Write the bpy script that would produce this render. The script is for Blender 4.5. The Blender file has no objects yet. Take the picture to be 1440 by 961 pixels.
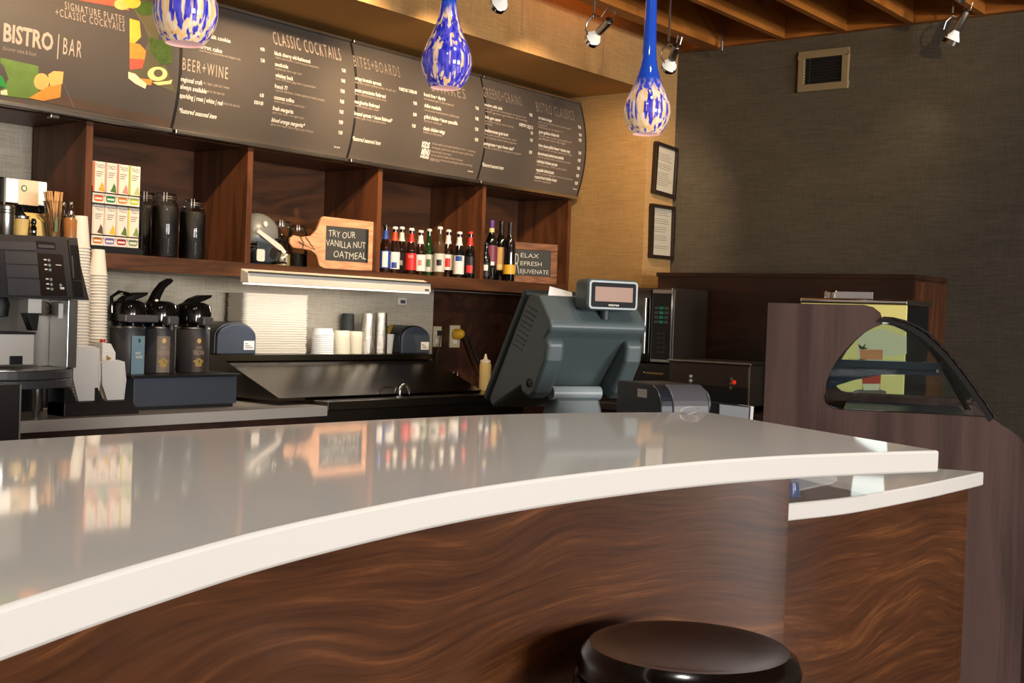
import bpy, bmesh, math, random
from mathutils import Vector, Matrix
random.seed(7)
R = math.radians
PI = math.pi
SC = bpy.context.scene
COL = SC.collection

# ------------------------------------------------------------------ camera
FPX, YAW, PIT, ROL = 1740.0, R(51.63), R(-1.234), R(2.03)
CAM = Vector((0, 0, 1.37))
_F = Vector((math.cos(PIT)*math.sin(YAW), math.cos(PIT)*math.cos(YAW), math.sin(PIT)))
_r = Vector((math.cos(YAW), -math.sin(YAW), 0))
_u = _r.cross(_F)
_R = math.cos(ROL)*_r + math.sin(ROL)*_u
_U = -math.sin(ROL)*_r + math.cos(ROL)*_u
cd = bpy.data.cameras.new('camera')
cd.sensor_width = 36.0
cd.lens = 36.0*FPX/1440.0
cd.clip_start = 0.02
cam = bpy.data.objects.new('camera', cd)
COL.objects.link(cam)
m = Matrix((( _R.x, _U.x, -_F.x, CAM.x), (_R.y, _U.y, -_F.y, CAM.y), (_R.z, _U.z, -_F.z, CAM.z), (0, 0, 0, 1)))
cam.matrix_world = m
SC.camera = cam

def ray(x, y):
    return _F + _R*((x-720)/FPX) - _U*((y-480.5)/FPX)
def PX(x, y, v):
    d = ray(x, y); return CAM + d*((v-CAM.x)/d.x)
def PY(x, y, v):
    d = ray(x, y); return CAM + d*((v-CAM.y)/d.y)
def PZ(x, y, v):
    d = ray(x, y); return CAM + d*((v-CAM.z)/d.z)
def DEP(p):
    return (Vector(p)-CAM).dot(_F)

# ------------------------------------------------------------------ world, light, exposure
w = bpy.data.worlds.new('world'); SC.world = w; w.use_nodes = True
w.node_tree.nodes['Background'].inputs[0].default_value = (0.85, 0.93, 1.0, 1)
w.node_tree.nodes['Background'].inputs[1].default_value = 1.0
SC.view_settings.view_transform = 'Standard'
SC.view_settings.look = 'None'
SC.view_settings.exposure = 0.0
SC.view_settings.gamma = 1.0
SC.view_settings.use_curve_mapping = False

def area_light(name, loc, target, sx, sy, power, col, spread=180):
    l = bpy.data.lights.new(name, 'AREA'); l.shape = 'RECTANGLE'; l.size = sx; l.size_y = sy
    l.energy = power; l.color = col; l.spread = R(spread)
    o = bpy.data.objects.new(name, l); COL.objects.link(o); o.location = loc
    o.rotation_euler = (Vector(target)-Vector(loc)).to_track_quat('-Z', 'Y').to_euler()
    return o
def spot_light(name, loc, target, power, col, size=60, blend=.6, rad=.03):
    l = bpy.data.lights.new(name, 'SPOT'); l.energy = power; l.color = col; l.spot_size = R(size)
    l.spot_blend = blend; l.shadow_soft_size = rad
    o = bpy.data.objects.new(name, l); COL.objects.link(o); o.location = loc
    o.rotation_euler = (Vector(target)-Vector(loc)).to_track_quat('-Z', 'Y').to_euler()
    return o
WARM = (1.0, 0.72, 0.42)
# daylight through the two big windows of the front wall behind the camera
area_light('window_daylight', (-0.6, -9.4, 1.75), (-0.6, 0, 1.55), 2.6, 2.1, 560, (1, .98, .95))
area_light('window_daylight', (3.6, -9.4, 1.75), (3.6, 0, 1.55), 2.6, 2.1, 560, (1, .98, .95))

# ------------------------------------------------------------------ materials
MATS = {}
def _pb(name):
    m = bpy.data.materials.new(name); m.use_nodes = True
    MATS[name] = m
    return m, m.node_tree.nodes, m.node_tree.links, m.node_tree.nodes['Principled BSDF']
def srgb(r, g, b):
    f = lambda c: (c/255/12.92) if c/255 <= .04045 else ((c/255+.055)/1.055)**2.4
    return (f(r), f(g), f(b), 1)
def flat(name, c, rough=.5, metal=0, spec=.5, coat=0, emit=0, var=.06, vs=30, bump=0):
    """plain colour with a faint procedural mottling"""
    m, n, l, b = _pb(name)
    b.inputs['Roughness'].default_value = rough; b.inputs['Metallic'].default_value = metal
    b.inputs['Specular IOR Level'].default_value = spec; b.inputs['Coat Weight'].default_value = coat
    b.inputs['Coat Roughness'].default_value = .08
    tc = n.new('ShaderNodeTexCoord'); nz = n.new('ShaderNodeTexNoise'); nz.inputs['Scale'].default_value = vs
    nz.inputs['Detail'].default_value = 3
    l.new(tc.outputs['Object'], nz.inputs['Vector'])
    mx = n.new('ShaderNodeMix'); mx.data_type = 'RGBA'
    mx.inputs[6].default_value = tuple(c[i]*(1-var) for i in range(3))+(1,)
    mx.inputs[7].default_value = tuple(min(1, c[i]*(1+var)) for i in range(3))+(1,)
    l.new(nz.outputs['Fac'], mx.inputs[0]); l.new(mx.outputs[2], b.inputs['Base Color'])
    if emit:
        b.inputs['Emission Color'].default_value = c; b.inputs['Emission Strength'].default_value = emit
    if bump:
        bp = n.new('ShaderNodeBump'); bp.inputs['Strength'].default_value = bump; bp.inputs['Distance'].default_value = .004
        l.new(nz.outputs['Fac'], bp.inputs['Height']); l.new(bp.outputs[0], b.inputs['Normal'])
    return m
def wood(name, cols, axis='x', rough=.35, scale=1.0, coat=0, figure=1.0, spec=.5, rings=9, fine=.38):
    """grain along an axis, with swirling figure"""
    m, n, l, b = _pb(name)
    tc = n.new('ShaderNodeTexCoord'); mp = n.new('ShaderNodeMapping')
    s = {'x': (.55, .55, 3.2), 'z': (4, 4, .5), 'y': (3.2, .55, 3.2)}[axis]
    mp.inputs['Scale'].default_value = tuple(v*scale for v in s)
    l.new(tc.outputs['Object'], mp.inputs['Vector'])
    n1 = n.new('ShaderNodeTexNoise'); n1.inputs['Scale'].default_value = 1.1; n1.inputs['Detail'].default_value = 2
    n1.inputs['Distortion'].default_value = .9*figure
    l.new(mp.outputs[0], n1.inputs['Vector'])
    # rings from the slow noise give the cathedral figure
    mu = n.new('ShaderNodeMath'); mu.operation = 'MULTIPLY'; mu.inputs[1].default_value = rings
    l.new(n1.outputs['Fac'], mu.inputs[0])
    mp2 = n.new('ShaderNodeMapping')
    s2 = {'x': (2.2, 2.2, 46), 'z': (50, 50, 2), 'y': (46, 2.2, 46)}[axis]
    mp2.inputs['Scale'].default_value = tuple(v*scale for v in s2)
    l.new(tc.outputs['Object'], mp2.inputs['Vector'])
    n2 = n.new('ShaderNodeTexNoise'); n2.inputs['Scale'].default_value = 1.6; n2.inputs['Detail'].default_value = 6
    n2.inputs['Roughness'].default_value = .65; n2.inputs['Distortion'].default_value = .35
    l.new(mp2.outputs[0], n2.inputs['Vector'])
    ad = n.new('ShaderNodeMath'); ad.operation = 'MULTIPLY_ADD'; ad.inputs[1].default_value = 1.5
    l.new(n2.outputs['Fac'], ad.inputs[0]); l.new(mu.outputs[0], ad.inputs[2])
    pp = n.new('ShaderNodeMath'); pp.operation = 'PINGPONG'; pp.inputs[1].default_value = 1.0
    l.new(ad.outputs[0], pp.inputs[0])
    mix = n.new('ShaderNodeMath'); mix.operation = 'MULTIPLY_ADD'; mix.inputs[1].default_value = 1-fine
    sc = n.new('ShaderNodeMath'); sc.operation = 'MULTIPLY'; sc.inputs[1].default_value = fine
    l.new(n2.outputs['Fac'], sc.inputs[0]); l.new(pp.outputs[0], mix.inputs[0]); l.new(sc.outputs[0], mix.inputs[2])
    cr = n.new('ShaderNodeValToRGB'); e = cr.color_ramp.elements
    e[0].position = .12; e[0].color = cols[0]; e[1].position = .95; e[1].color = cols[-1]
    for i, c in enumerate(cols[1:-1]):
        x = e.new(.12+.83*(i+1)/(len(cols)-1)); x.color = c
    l.new(mix.outputs[0], cr.inputs[0]); l.new(cr.outputs[0], b.inputs['Base Color'])
    b.inputs['Roughness'].default_value = rough; b.inputs['Coat Weight'].default_value = coat
    b.inputs['Specular IOR Level'].default_value = spec
    b.inputs['Coat Roughness'].default_value = .15
    bp = n.new('ShaderNodeBump'); bp.inputs['Strength'].default_value = .08; bp.inputs['Distance'].default_value = .002
    l.new(n2.outputs['Fac'], bp.inputs['Height']); l.new(bp.outputs[0], b.inputs['Normal'])
    return m
def walnut(name, cols, rough=.34, coat=.12):
    """flat-cut veneer: long flowing lines that bend round slow figure"""
    m, n, l, b = _pb(name)
    tc = n.new('ShaderNodeTexCoord'); sp = n.new('ShaderNodeSeparateXYZ'); l.new(tc.outputs['Object'], sp.inputs[0])
    def math_(op, a, bb, c=None):
        x = n.new('ShaderNodeMath'); x.operation = op
        for i, v in enumerate((a, bb, c)):
            if v is None: continue
            if isinstance(v, (int, float)): x.inputs[i].default_value = v
            else: l.new(v, x.inputs[i])
        return x.outputs[0]
    def noise(vec, scale, detail, rough_=.5):
        mp = n.new('ShaderNodeMapping'); mp.inputs['Scale'].default_value = scale; l.new(vec, mp.inputs['Vector'])
        x = n.new('ShaderNodeTexNoise'); x.inputs['Scale'].default_value = 1; x.inputs['Detail'].default_value = detail
        x.inputs['Roughness'].default_value = rough_; l.new(mp.outputs[0], x.inputs['Vector']); return x.outputs['Fac']
    u = math_('SUBTRACT', sp.outputs['X'], math_('MULTIPLY', sp.outputs['Y'], .35))
    cv = n.new('ShaderNodeCombineXYZ'); l.new(u, cv.inputs[0]); l.new(sp.outputs['Z'], cv.inputs[2])
    w1 = noise(cv.outputs[0], (1.5, 1, 3.6), 1.5)
    zz_ = math_('MULTIPLY_ADD', w1, .26, sp.outputs['Z'])
    cv2 = n.new('ShaderNodeCombineXYZ'); l.new(u, cv2.inputs[0]); l.new(zz_, cv2.inputs[2])
    g1 = noise(cv2.outputs[0], (2.2, 1, 48), 7, .72)
    g2 = noise(cv2.outputs[0], (9, 1, 260), 3, .6)
    g3 = noise(cv.outputs[0], (1.1, 1, 3.0), 2)
    f = math_('MULTIPLY_ADD', g1, .95, math_('MULTIPLY_ADD', g2, .3, math_('MULTIPLY', g3, .35)))
    cr = n.new('ShaderNodeValToRGB'); e = cr.color_ramp.elements
    e[0].position = .56; e[0].color = cols[0]; e[1].position = 1.02; e[1].color = cols[-1]
    for i, c in enumerate(cols[1:-1]):
        x = e.new(.56+.46*(i+1)/(len(cols)-1)); x.color = c
    l.new(f, cr.inputs[0]); l.new(cr.outputs[0], b.inputs['Base Color'])
    b.inputs['Roughness'].default_value = rough; b.inputs['Coat Weight'].default_value = coat; b.inputs['Coat Roughness'].default_value = .18
    return m
def cloth(name, c1, c2, rough=.85):
    """grasscloth wall covering: fine horizontal threads, fainter uprights"""
    m, n, l, b = _pb(name)
    tc = n.new('ShaderNodeTexCoord')
    outs = []
    for s, d in (((9, 9, 240), 3), ((160, 160, 12), 2), ((3, 3, 8), 2)):
        mp = n.new('ShaderNodeMapping'); mp.inputs['Scale'].default_value = s
        l.new(tc.outputs['Object'], mp.inputs['Vector'])
        nz = n.new('ShaderNodeTexNoise'); nz.inputs['Scale'].default_value = 1; nz.inputs['Detail'].default_value = d
        l.new(mp.outputs[0], nz.inputs['Vector']); outs.append(nz.outputs['Fac'])
    a = n.new('ShaderNodeMath'); a.operation = 'MULTIPLY_ADD'; a.inputs[1].default_value = .55
    a2 = n.new('ShaderNodeMath'); a2.operation = 'MULTIPLY'; a2.inputs[1].default_value = .3
    l.new(outs[1], a2.inputs[0]); l.new(outs[0], a.inputs[0]); l.new(a2.outputs[0], a.inputs[2])
    a3 = n.new('ShaderNodeMath'); a3.operation = 'MULTIPLY_ADD'; a3.inputs[1].default_value = .18
    l.new(outs[2], a3.inputs[0]); l.new(a.outputs[0], a3.inputs[2])
    cr = n.new('ShaderNodeValToRGB'); cr.color_ramp.elements[0].position = .3; cr.color_ramp.elements[1].position = .72
    cr.color_ramp.elements[0].color = c1; cr.color_ramp.elements[1].color = c2
    l.new(a3.outputs[0], cr.inputs[0]); l.new(cr.outputs[0], b.inputs['Base Color'])
    b.inputs['Roughness'].default_value = rough; b.inputs['Specular IOR Level'].default_value = .2
    bp = n.new('ShaderNodeBump'); bp.inputs['Strength'].default_value = .25; bp.inputs['Distance'].default_value = .003
    l.new(a.outputs[0], bp.inputs['Height']); l.new(bp.outputs[0], b.inputs['Normal'])
    return m
def pane(name, tint=(.9, .95, .95, 1), gloss=.5, rough=.02):
    """thin clear glass: see-through with fresnel reflection"""
    m = bpy.data.materials.new(name); m.use_nodes = True; MATS[name] = m
    n, l = m.node_tree.nodes, m.node_tree.links
    n.remove(n['Principled BSDF'])
    t = n.new('ShaderNodeBsdfTransparent'); t.inputs[0].default_value = tint
    g = n.new('ShaderNodeBsdfGlossy'); g.inputs['Roughness'].default_value = rough
    fr = n.new('ShaderNodeFresnel'); fr.inputs[0].default_value = 1.45
    mu = n.new('ShaderNodeMath'); mu.operation = 'MULTIPLY'; mu.inputs[1].default_value = gloss*2
    mx = n.new('ShaderNodeMixShader'); l.new(fr.outputs[0], mu.inputs[0]); l.new(mu.outputs[0], mx.inputs[0])
    l.new(t.outputs[0], mx.inputs[1]); l.new(g.outputs[0], mx.inputs[2])
    l.new(mx.outputs[0], n['Material Output'].inputs[0])
    return m
def pendant_glass(name, amber, zneck0, zneck1):
    m, n, l, b = _pb(name)
    tc = n.new('ShaderNodeTexCoord')
    def nz(s, sc, d, dist):
        mp = n.new('ShaderNodeMapping'); mp.inputs['Scale'].default_value = s
        l.new(tc.outputs['Object'], mp.inputs['Vector'])
        x = n.new('ShaderNodeTexNoise'); x.inputs['Scale'].default_value = sc; x.inputs['Detail'].default_value = d
        x.inputs['Distortion'].default_value = dist; l.new(mp.outputs[0], x.inputs['Vector']); return x
    a = nz((75, 75, 6), 1.2, 2, .3)
    c = nz((120, 120, 9), 1.0, 2, .2)
    def ramp(src, p0, p1, c0, c1):
        r = n.new('ShaderNodeValToRGB'); e = r.color_ramp.elements
        e[0].position, e[1].position, e[0].color, e[1].color = p0, p1, c0, c1
        l.new(src, r.inputs[0]); return r
    blues = ramp(c.outputs['Fac'], .38, .66, srgb(30, 40, 165), srgb(104, 92, 205))
    streak = ramp(a.outputs['Fac'], amber-.03, amber+.035, (0, 0, 0, 1), (1, 1, 1, 1))
    cream = ramp(c.outputs['Fac'], .4, .6, srgb(240, 190, 120), srgb(240, 216, 190))
    sx = n.new('ShaderNodeSeparateXYZ'); l.new(tc.outputs['Object'], sx.inputs[0])
    mr = n.new('ShaderNodeMapRange'); mr.inputs['From Min'].default_value = zneck0; mr.inputs['From Max'].default_value = zneck1
    mr.inputs['To Min'].default_value = 1; mr.inputs['To Max'].default_value = 0
    l.new(sx.outputs['Z'], mr.inputs[0])
    mu = n.new('ShaderNodeMath'); mu.operation = 'MULTIPLY'; l.new(streak.outputs[0], mu.inputs[0]); l.new(mr.outputs[0], mu.inputs[1])
    neck = n.new('ShaderNodeMix'); neck.data_type = 'RGBA'; neck.inputs[6].default_value = srgb(30, 70, 170)
    l.new(mr.outputs[0], neck.inputs[0]); l.new(blues.outputs[0], neck.inputs[7])
    mx = n.new('ShaderNodeMix'); mx.data_type = 'RGBA'
    l.new(mu.outputs[0], mx.inputs[0]); l.new(neck.outputs[2], mx.inputs[6]); l.new(cream.outputs[0], mx.inputs[7])
    l.new(mx.outputs[2], b.inputs['Base Color']); l.new(mx.outputs[2], b.inputs['Emission Color'])
    b.inputs['Emission Strength'].default_value = .34
    b.inputs['Roughness'].default_value = .08; b.inputs['Coat Weight'].default_value = .6; b.inputs['Coat Roughness'].default_value = .03
    return m
def M(n): return MATS[n]

walnut('walnut', [srgb(44, 23, 13), srgb(68, 37, 19), srgb(88, 50, 26), srgb(122, 74, 39)])
wood('shelf_wood', [srgb(62, 38, 24), srgb(84, 52, 32), srgb(102, 64, 40)], 'x', .42, 1.6)
wood('shelf_wood_upright', [srgb(70, 40, 24), srgb(92, 54, 31), srgb(110, 66, 39)], 'z', .42, 1.2)
wood('case_laminate', [srgb(74, 55, 52), srgb(92, 71, 66), srgb(106, 83, 77)], 'z', .32, .8, spec=.6)
wood('dark_laminate', [srgb(44, 26, 18), srgb(62, 36, 24), srgb(74, 44, 30)], 'y', .4, 1.0)
wood('joist_wood', [srgb(134, 80, 28), srgb(166, 102, 38), srgb(184, 118, 48)], 'x', .55, 1.2)
wood('board_wood', [srgb(176, 122, 88), srgb(204, 150, 112), srgb(216, 166, 128)], 'x', .6, 4)
wood('frame_wood', [srgb(92, 56, 34), srgb(124, 80, 50), srgb(142, 96, 62)], 'x', .6, 4)
wood('stick_wood', [srgb(222, 168, 106), srgb(240, 196, 138)], 'z', .6, 6)
cloth('cloth_dark', srgb(72, 65, 55), srgb(102, 94, 81))
cloth('cloth_tan', srgb(150, 116, 72), srgb(188, 150, 100))
cloth('cloth_grey', srgb(158, 148, 132), srgb(206, 197, 180))
flat('soffit_paint', srgb(190, 142, 80), .8, spec=.2, var=.04, vs=8)
flat('ceiling_brown', srgb(96, 66, 38), .8, var=.1, vs=4)
flat('quartz', srgb(228, 223, 216), .045, spec=.5, var=.012, vs=180)
flat('counter_quartz', srgb(212, 204, 194), .14, var=.015, vs=180)
flat('floor_tile', srgb(96, 80, 66), .4, var=.15, vs=2)
flat('plain_wall', srgb(150, 138, 118), .85, var=.04)
flat('menu_black', srgb(80, 73, 68), .42, spec=.4, var=.05, vs=6)
flat('menu_photo', srgb(92, 82, 66), .42, spec=.4, var=.25, vs=5)
flat('rail_metal', srgb(186, 182, 176), .3, metal=1)
flat('rubber_black', srgb(16, 15, 15), .55)
flat('print_white', srgb(232, 226, 216), .6, var=.02)
flat('print_taupe', srgb(168, 150, 136), .6, var=.08)
flat('print_faint', srgb(136, 120, 108), .6, var=.05)
flat('chalk', srgb(206, 204, 196), .9, var=.12, vs=300)
flat('slate', srgb(52, 54, 54), .7, var=.1)
flat('black_plastic', srgb(24, 24, 26), .38)
flat('black_gloss', srgb(10, 10, 11), .1, coat=.5)
flat('charcoal', srgb(56, 55, 58), .42, var=.05)
flat('charcoal_mid', srgb(78, 76, 80), .4, var=.04)
flat('dark_brown_plastic', srgb(38, 30, 28), .35)
flat('steel', srgb(182, 180, 176), .28, metal=1, var=.04)
flat('steel_dark', srgb(104, 98, 92), .26, metal=1, var=.06, vs=6)
flat('steel_brown', srgb(94, 82, 74), .34, metal=.8, var=.06, vs=6)
flat('chrome', srgb(222, 222, 222), .08, metal=1)
flat('white_plastic', srgb(226, 222, 214), .45, var=.02)
flat('paper_cup', srgb(232, 224, 210), .7, var=.02)
flat('paper_white', srgb(236, 234, 230), .7, var=.02)
flat('tray_pulp', srgb(226, 216, 200), .9, var=.04, vs=80)
flat('tray_edge', srgb(176, 128, 72), .9, var=.06)
flat('cream_ceramic', srgb(232, 222, 196), .35, var=.02)
flat('blue_grey', srgb(62, 70, 84), .5, var=.05)
flat('pos_grey', srgb(80, 92, 94), .42, var=.05, vs=60)
flat('pos_dark', srgb(46, 58, 64), .5, var=.05)
flat('pos_light', srgb(150, 160, 162), .35)
flat('lcd', srgb(150, 114, 94), .45, emit=.08, var=.08)
flat('window_black', srgb(8, 8, 12), .55, spec=.2)
flat('lcd_grey', srgb(84, 82, 84), .3)
flat('navy_black', srgb(22, 26, 36), .4)
flat('paper_note', srgb(206, 200, 200), .7)
flat('bean', srgb(26, 17, 13), .5, var=.5, vs=260, bump=.6)
flat('amber', srgb(160, 108, 62), .25, coat=.4)
flat('sachet', srgb(206, 178, 112), .6, var=.1, vs=60)
flat('card_tan', srgb(226, 206, 178), .6, var=.05, vs=40)
flat('logo_green', srgb(20, 92, 60), .5)
flat('leather', srgb(17, 10, 8), .16, coat=.5, var=.15, vs=40, bump=.05)
flat('toe_black', srgb(18, 15, 14), .6)
flat('vent_frame', srgb(142, 124, 92), .6)
flat('vent_slat', srgb(60, 58, 56), .5, metal=.3)
flat('cert_paper', srgb(186, 178, 162), .7, var=.03)
flat('cert_ink', srgb(110, 106, 98), .7)
flat('frame_black', srgb(34, 24, 18), .4)
flat('outlet_cream', srgb(196, 182, 152), .5)
flat('yellow_plug', srgb(214, 164, 30), .5)
flat('key_green', srgb(20, 118, 88), .4, emit=.25)
flat('key_grey', srgb(92, 92, 94), .5)
flat('gold_ink', srgb(196, 160, 84), .4)
flat('red_lamp', srgb(210, 50, 30), .3, emit=.6)
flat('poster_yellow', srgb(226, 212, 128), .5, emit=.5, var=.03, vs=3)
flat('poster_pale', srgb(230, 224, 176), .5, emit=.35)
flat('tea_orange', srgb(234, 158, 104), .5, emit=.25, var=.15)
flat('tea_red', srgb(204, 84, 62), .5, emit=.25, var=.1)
flat('grey_ink', srgb(150, 150, 138), .5)
flat('leaf_green', srgb(72, 104, 52), .5, var=.2)
flat('case_blue', srgb(62, 76, 92), .35, var=.06)
flat('case_white', srgb(206, 206, 200), .3)
flat('glow_white', srgb(236, 232, 222), .4, emit=.55)
flat('case_glow', srgb(255, 252, 244), .4, emit=1.7)
flat('tube_glow', srgb(255, 246, 228), .4, emit=1.2)
flat('bulb_glow', srgb(255, 226, 180), .4, emit=9)
flat('rim_glow', srgb(228, 190, 186), .3, emit=.35)
flat('blue_plate', srgb(112, 140, 158), .5)
flat('verona_plate', srgb(66, 50, 42), .5)
flat('taupe_plate', srgb(120, 106, 92), .5)
flat('yellow_leaf', srgb(164, 134, 44), .5, var=.3, vs=200)
flat('helmet_grey', srgb(120, 122, 122), .35, coat=.2)
flat('helmet_dark', srgb(58, 66, 76), .3, coat=.3)
flat('blue_glass', srgb(20, 80, 150), .1, coat=.5)
pane('clear_glass', (.93, .95, .94, 1), .45)
pane('case_glass', (.86, .91, .92, 1), .4)
pane('cup_plastic', (.82, .83, .82, 1), .5, .1)

# ------------------------------------------------------------------ mesh helpers
class MB:
    def __init__(s): s.v = []; s.f = []; s.sm = []
    def _add(s, vs, fs, smooth=False, mat=None):
        o = len(s.v)
        s.v += [tuple(mat @ Vector(p)) if mat is not None else tuple(p) for p in vs]
        s.f += [tuple(o+i for i in f) for f in fs]; s.sm += [smooth]*len(fs)
        return s
    def box(s, x0, x1, y0, y1, z0, z1, mat=None):
        vs = [(x, y, z) for z in (z0, z1) for y in (y0, y1) for x in (x0, x1)]
        return s._add(vs, [(0, 2, 3, 1), (4, 5, 7, 6), (0, 1, 5, 4), (2, 6, 7, 3), (0, 4, 6, 2), (1, 3, 7, 5)], False, mat)
    def cbox(s, cx, cy, cz, sx, sy, sz, mat=None):
        return s.box(cx-sx/2, cx+sx/2, cy-sy/2, cy+sy/2, cz-sz/2, cz+sz/2, mat)
    def lathe(s, prof, n=24, c=(0, 0, 0), a0=0, a1=2*PI, smooth=True, mat=None):
        full = abs(a1-a0-2*PI) < 1e-6; k = n if full else n+1
        vs = []; fs = []
        for i in range(k):
            a = a0+(a1-a0)*i/n
            for r, z in prof: vs.append((c[0]+r*math.cos(a), c[1]+r*math.sin(a), c[2]+z))
        p = len(prof)
        for i in range(n):
            j = (i+1) % k
            for q in range(p-1): fs.append((i*p+q, j*p+q, j*p+q+1, i*p+q+1))
        return s._add(vs, fs, smooth, mat)
    def prism(s, pts, lo, hi, axis='z', mat=None, smooth=False):
        """extrude a 2-D outline; axis z: pts=(x,y); axis x: pts=(y,z); axis y: pts=(x,z)"""
        n = len(pts)
        def P(p, t): return {'z': (p[0], p[1], t), 'x': (t, p[0], p[1]), 'y': (p[0], t, p[1])}[axis]
        vs = [P(p, lo) for p in pts]+[P(p, hi) for p in pts]
        s._add(vs, [tuple(range(n))[::-1], tuple(range(n, 2*n))], False, mat)
        o = len(s.v)-2*n
        for i in range(n):
            j = (i+1) % n; s.f.append((o+i, o+j, o+n+j, o+n+i)); s.sm.append(smooth)
        return s
    def strip(s, a, b, smooth=True):
        n = len(a); return s._add(list(a)+list(b), [(i, i+1, n+i+1, n+i) for i in range(n-1)], smooth)
    def tube(s, pts, r, n=8, closed=False, caps=True):
        pts = [Vector(p) for p in pts]; k = len(pts); rr = r if isinstance(r, (list, tuple)) else [r]*k
        vs = []; fs = []; up = None
        for i, p in enumerate(pts):
            t = (pts[(i+1) % k]-pts[i-1]) if closed else (pts[min(i+1, k-1)]-pts[max(i-1, 0)])
            t.normalize()
            if up is None: up = Vector((0, 0, 1)) if abs(t.z) < .9 else Vector((1, 0, 0))
            a = t.cross(up).normalized(); up = a.cross(t).normalized()
            for q in range(n):
                an = 2*PI*q/n; vs.append(p+(a*math.cos(an)+up*math.sin(an))*rr[i])
        for i in range(k if closed else k-1):
            j = (i+1) % k
            for q in range(n): fs.append((i*n+q, i*n+(q+1) % n, j*n+(q+1) % n, j*n+q))
        s._add(vs, fs, True)
        if caps and not closed:
            o = len(s.v)-k*n
            s.f += [tuple(o+q for q in range(n))[::-1], tuple(o+(k-1)*n+q for q in range(n))]; s.sm += [False]*2
        return s
    def mesh(s, name):
        me = bpy.data.meshes.new(name); me.from_pydata(s.v, [], s.f)
        me.polygons.foreach_set('use_smooth', s.sm)
        bm = bmesh.new(); bm.from_mesh(me); bmesh.ops.remove_doubles(bm, verts=bm.verts, dist=1e-6)
        bmesh.ops.recalc_face_normals(bm, faces=bm.faces); bm.to_mesh(me); bm.free()
        if any(s.sm): me.set_sharp_from_angle(angle=R(38))
        me.update(); return me
    def build(s, name, mat, parent=None, bevel=0, seg=2):
        o = bpy.data.objects.new(name, s.mesh(name)); COL.objects.link(o)
        o.data.materials.append(M(mat))
        if parent is not None: o.parent = parent
        if bevel:
            b = o.modifiers.new('bevel', 'BEVEL'); b.width = bevel; b.segments = seg; b.limit_method = 'ANGLE'; b.angle_limit = R(40)
            b.harden_normals = False
        return o
def T(name, label, cat, loc=(0, 0, 0), rz=0, group=None):
    o = bpy.data.objects.new(name, None); o.empty_display_size = .05; COL.objects.link(o)
    o.location = loc; o.rotation_euler = (0, 0, rz); o['label'] = label; o['category'] = cat
    if group: o['group'] = group
    return o
def tag(o, label, cat, group=None):
    o['label'] = label; o['category'] = cat
    if group: o['group'] = group
    return o
def struct(o): o['kind'] = 'structure'; return o
def dup(root, loc, rz=None, label=None, group=None):
    c = root.copy(); COL.objects.link(c); c.location = loc
    if rz is not None: c.rotation_euler = (0, 0, rz)
    if label: c['label'] = label
    if group: c['group'] = group
    for ch in list(root.children):
        d = ch.copy(); COL.objects.link(d); d.parent = c
        for g in list(ch.children):
            e = g.copy(); COL.objects.link(e); e.parent = d
    return c

_tc = bpy.data.curves.new('lettering', 'FONT'); _to = bpy.data.objects.new('lettering', _tc)
_tc.resolution_u = 2
_txt = {}
def glyphs(s, bold=0.0, space=1.0):
    """flat triangles of a string: verts normalised to width 1 and cap height 1"""
    k = (s, bold, space)
    if k in _txt: return _txt[k]
    _tc.body = s; _tc.size = 1.0; _tc.offset = bold; _tc.space_character = space
    me = _to.to_mesh()
    vs = [(v.co.x, v.co.y) for v in me.vertices]; fs = [tuple(p.vertices) for p in me.polygons]
    _to.to_mesh_clear()
    x0 = min(v[0] for v in vs); x1 = max(v[0] for v in vs)
    r = ([((x-x0)/(x1-x0), y/.69) for x, y in vs], fs, (x1-x0)/.69)
    _txt[k] = r
    return r
def text_into(mb, s, fn, bold=0.012, space=1.0):
    """fn(u, v): u 0..1 along the line, v in cap heights"""
    vs, fs, _ = glyphs(s, bold, space)
    mb._add([fn(u, v) for u, v in vs], fs)
def circ(cx, cy, rx, ry, n=20, a0=0, a1=2*PI):
    return [(cx+rx*math.cos(a0+(a1-a0)*i/n), cy+ry*math.sin(a0+(a1-a0)*i/n)) for i in range(n if abs(a1-a0-2*PI) < 1e-6 else n+1)]
def rrect(x0, x1, y0, y1, r, n=5):
    o = []
    for cx, cy, a in ((x1-r, y1-r, 0), (x0+r, y1-r, 90), (x0+r, y0+r, 180), (x1-r, y0+r, 270)):
        for i in range(n+1):
            t = R(a+90*i/n); o.append((cx+r*math.cos(t), cy+r*math.sin(t)))
    return o

# ------------------------------------------------------------------ the room
XR, YB, ZC = 6.83, 5.08, 3.36        # right wall, back wall, ceiling deck
XC, YC = 6.5, 4.14                    # return wall and column front
X0, Y0 = -3.2, -9.5
struct(MB().box(X0, XR, Y0, YB, -.1, 0).build('floor', 'floor_tile'))
struct(MB().box(X0, XC, YB, YB+.12, 0, ZC).build('wall_back', 'cloth_grey'))
struct(MB().box(XR, XR+.12, Y0, YC, 0, ZC).build('wall_right', 'cloth_dark'))
struct(MB().box(XC, XR+.12, YC, YB+.12, 0, ZC).build('wall_column', 'cloth_tan'))
struct(MB().box(X0-.12, X0, Y0, YB+.12, 0, ZC).build('wall_left', 'plain_wall'))
wf = MB()
wx = [X0, -1.9, .7, 2.3, 4.9, XR]
for i in range(0, 5, 2): wf.box(wx[i], wx[i+1], Y0-.12, Y0, 0, ZC)
for i in (1, 3): wf.box(wx[i], wx[i+1], Y0-.12, Y0, 0, .7); wf.box(wx[i], wx[i+1], Y0-.12, Y0, 2.8, ZC)
struct(wf.build('wall_front', 'plain_wall'))
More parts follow.
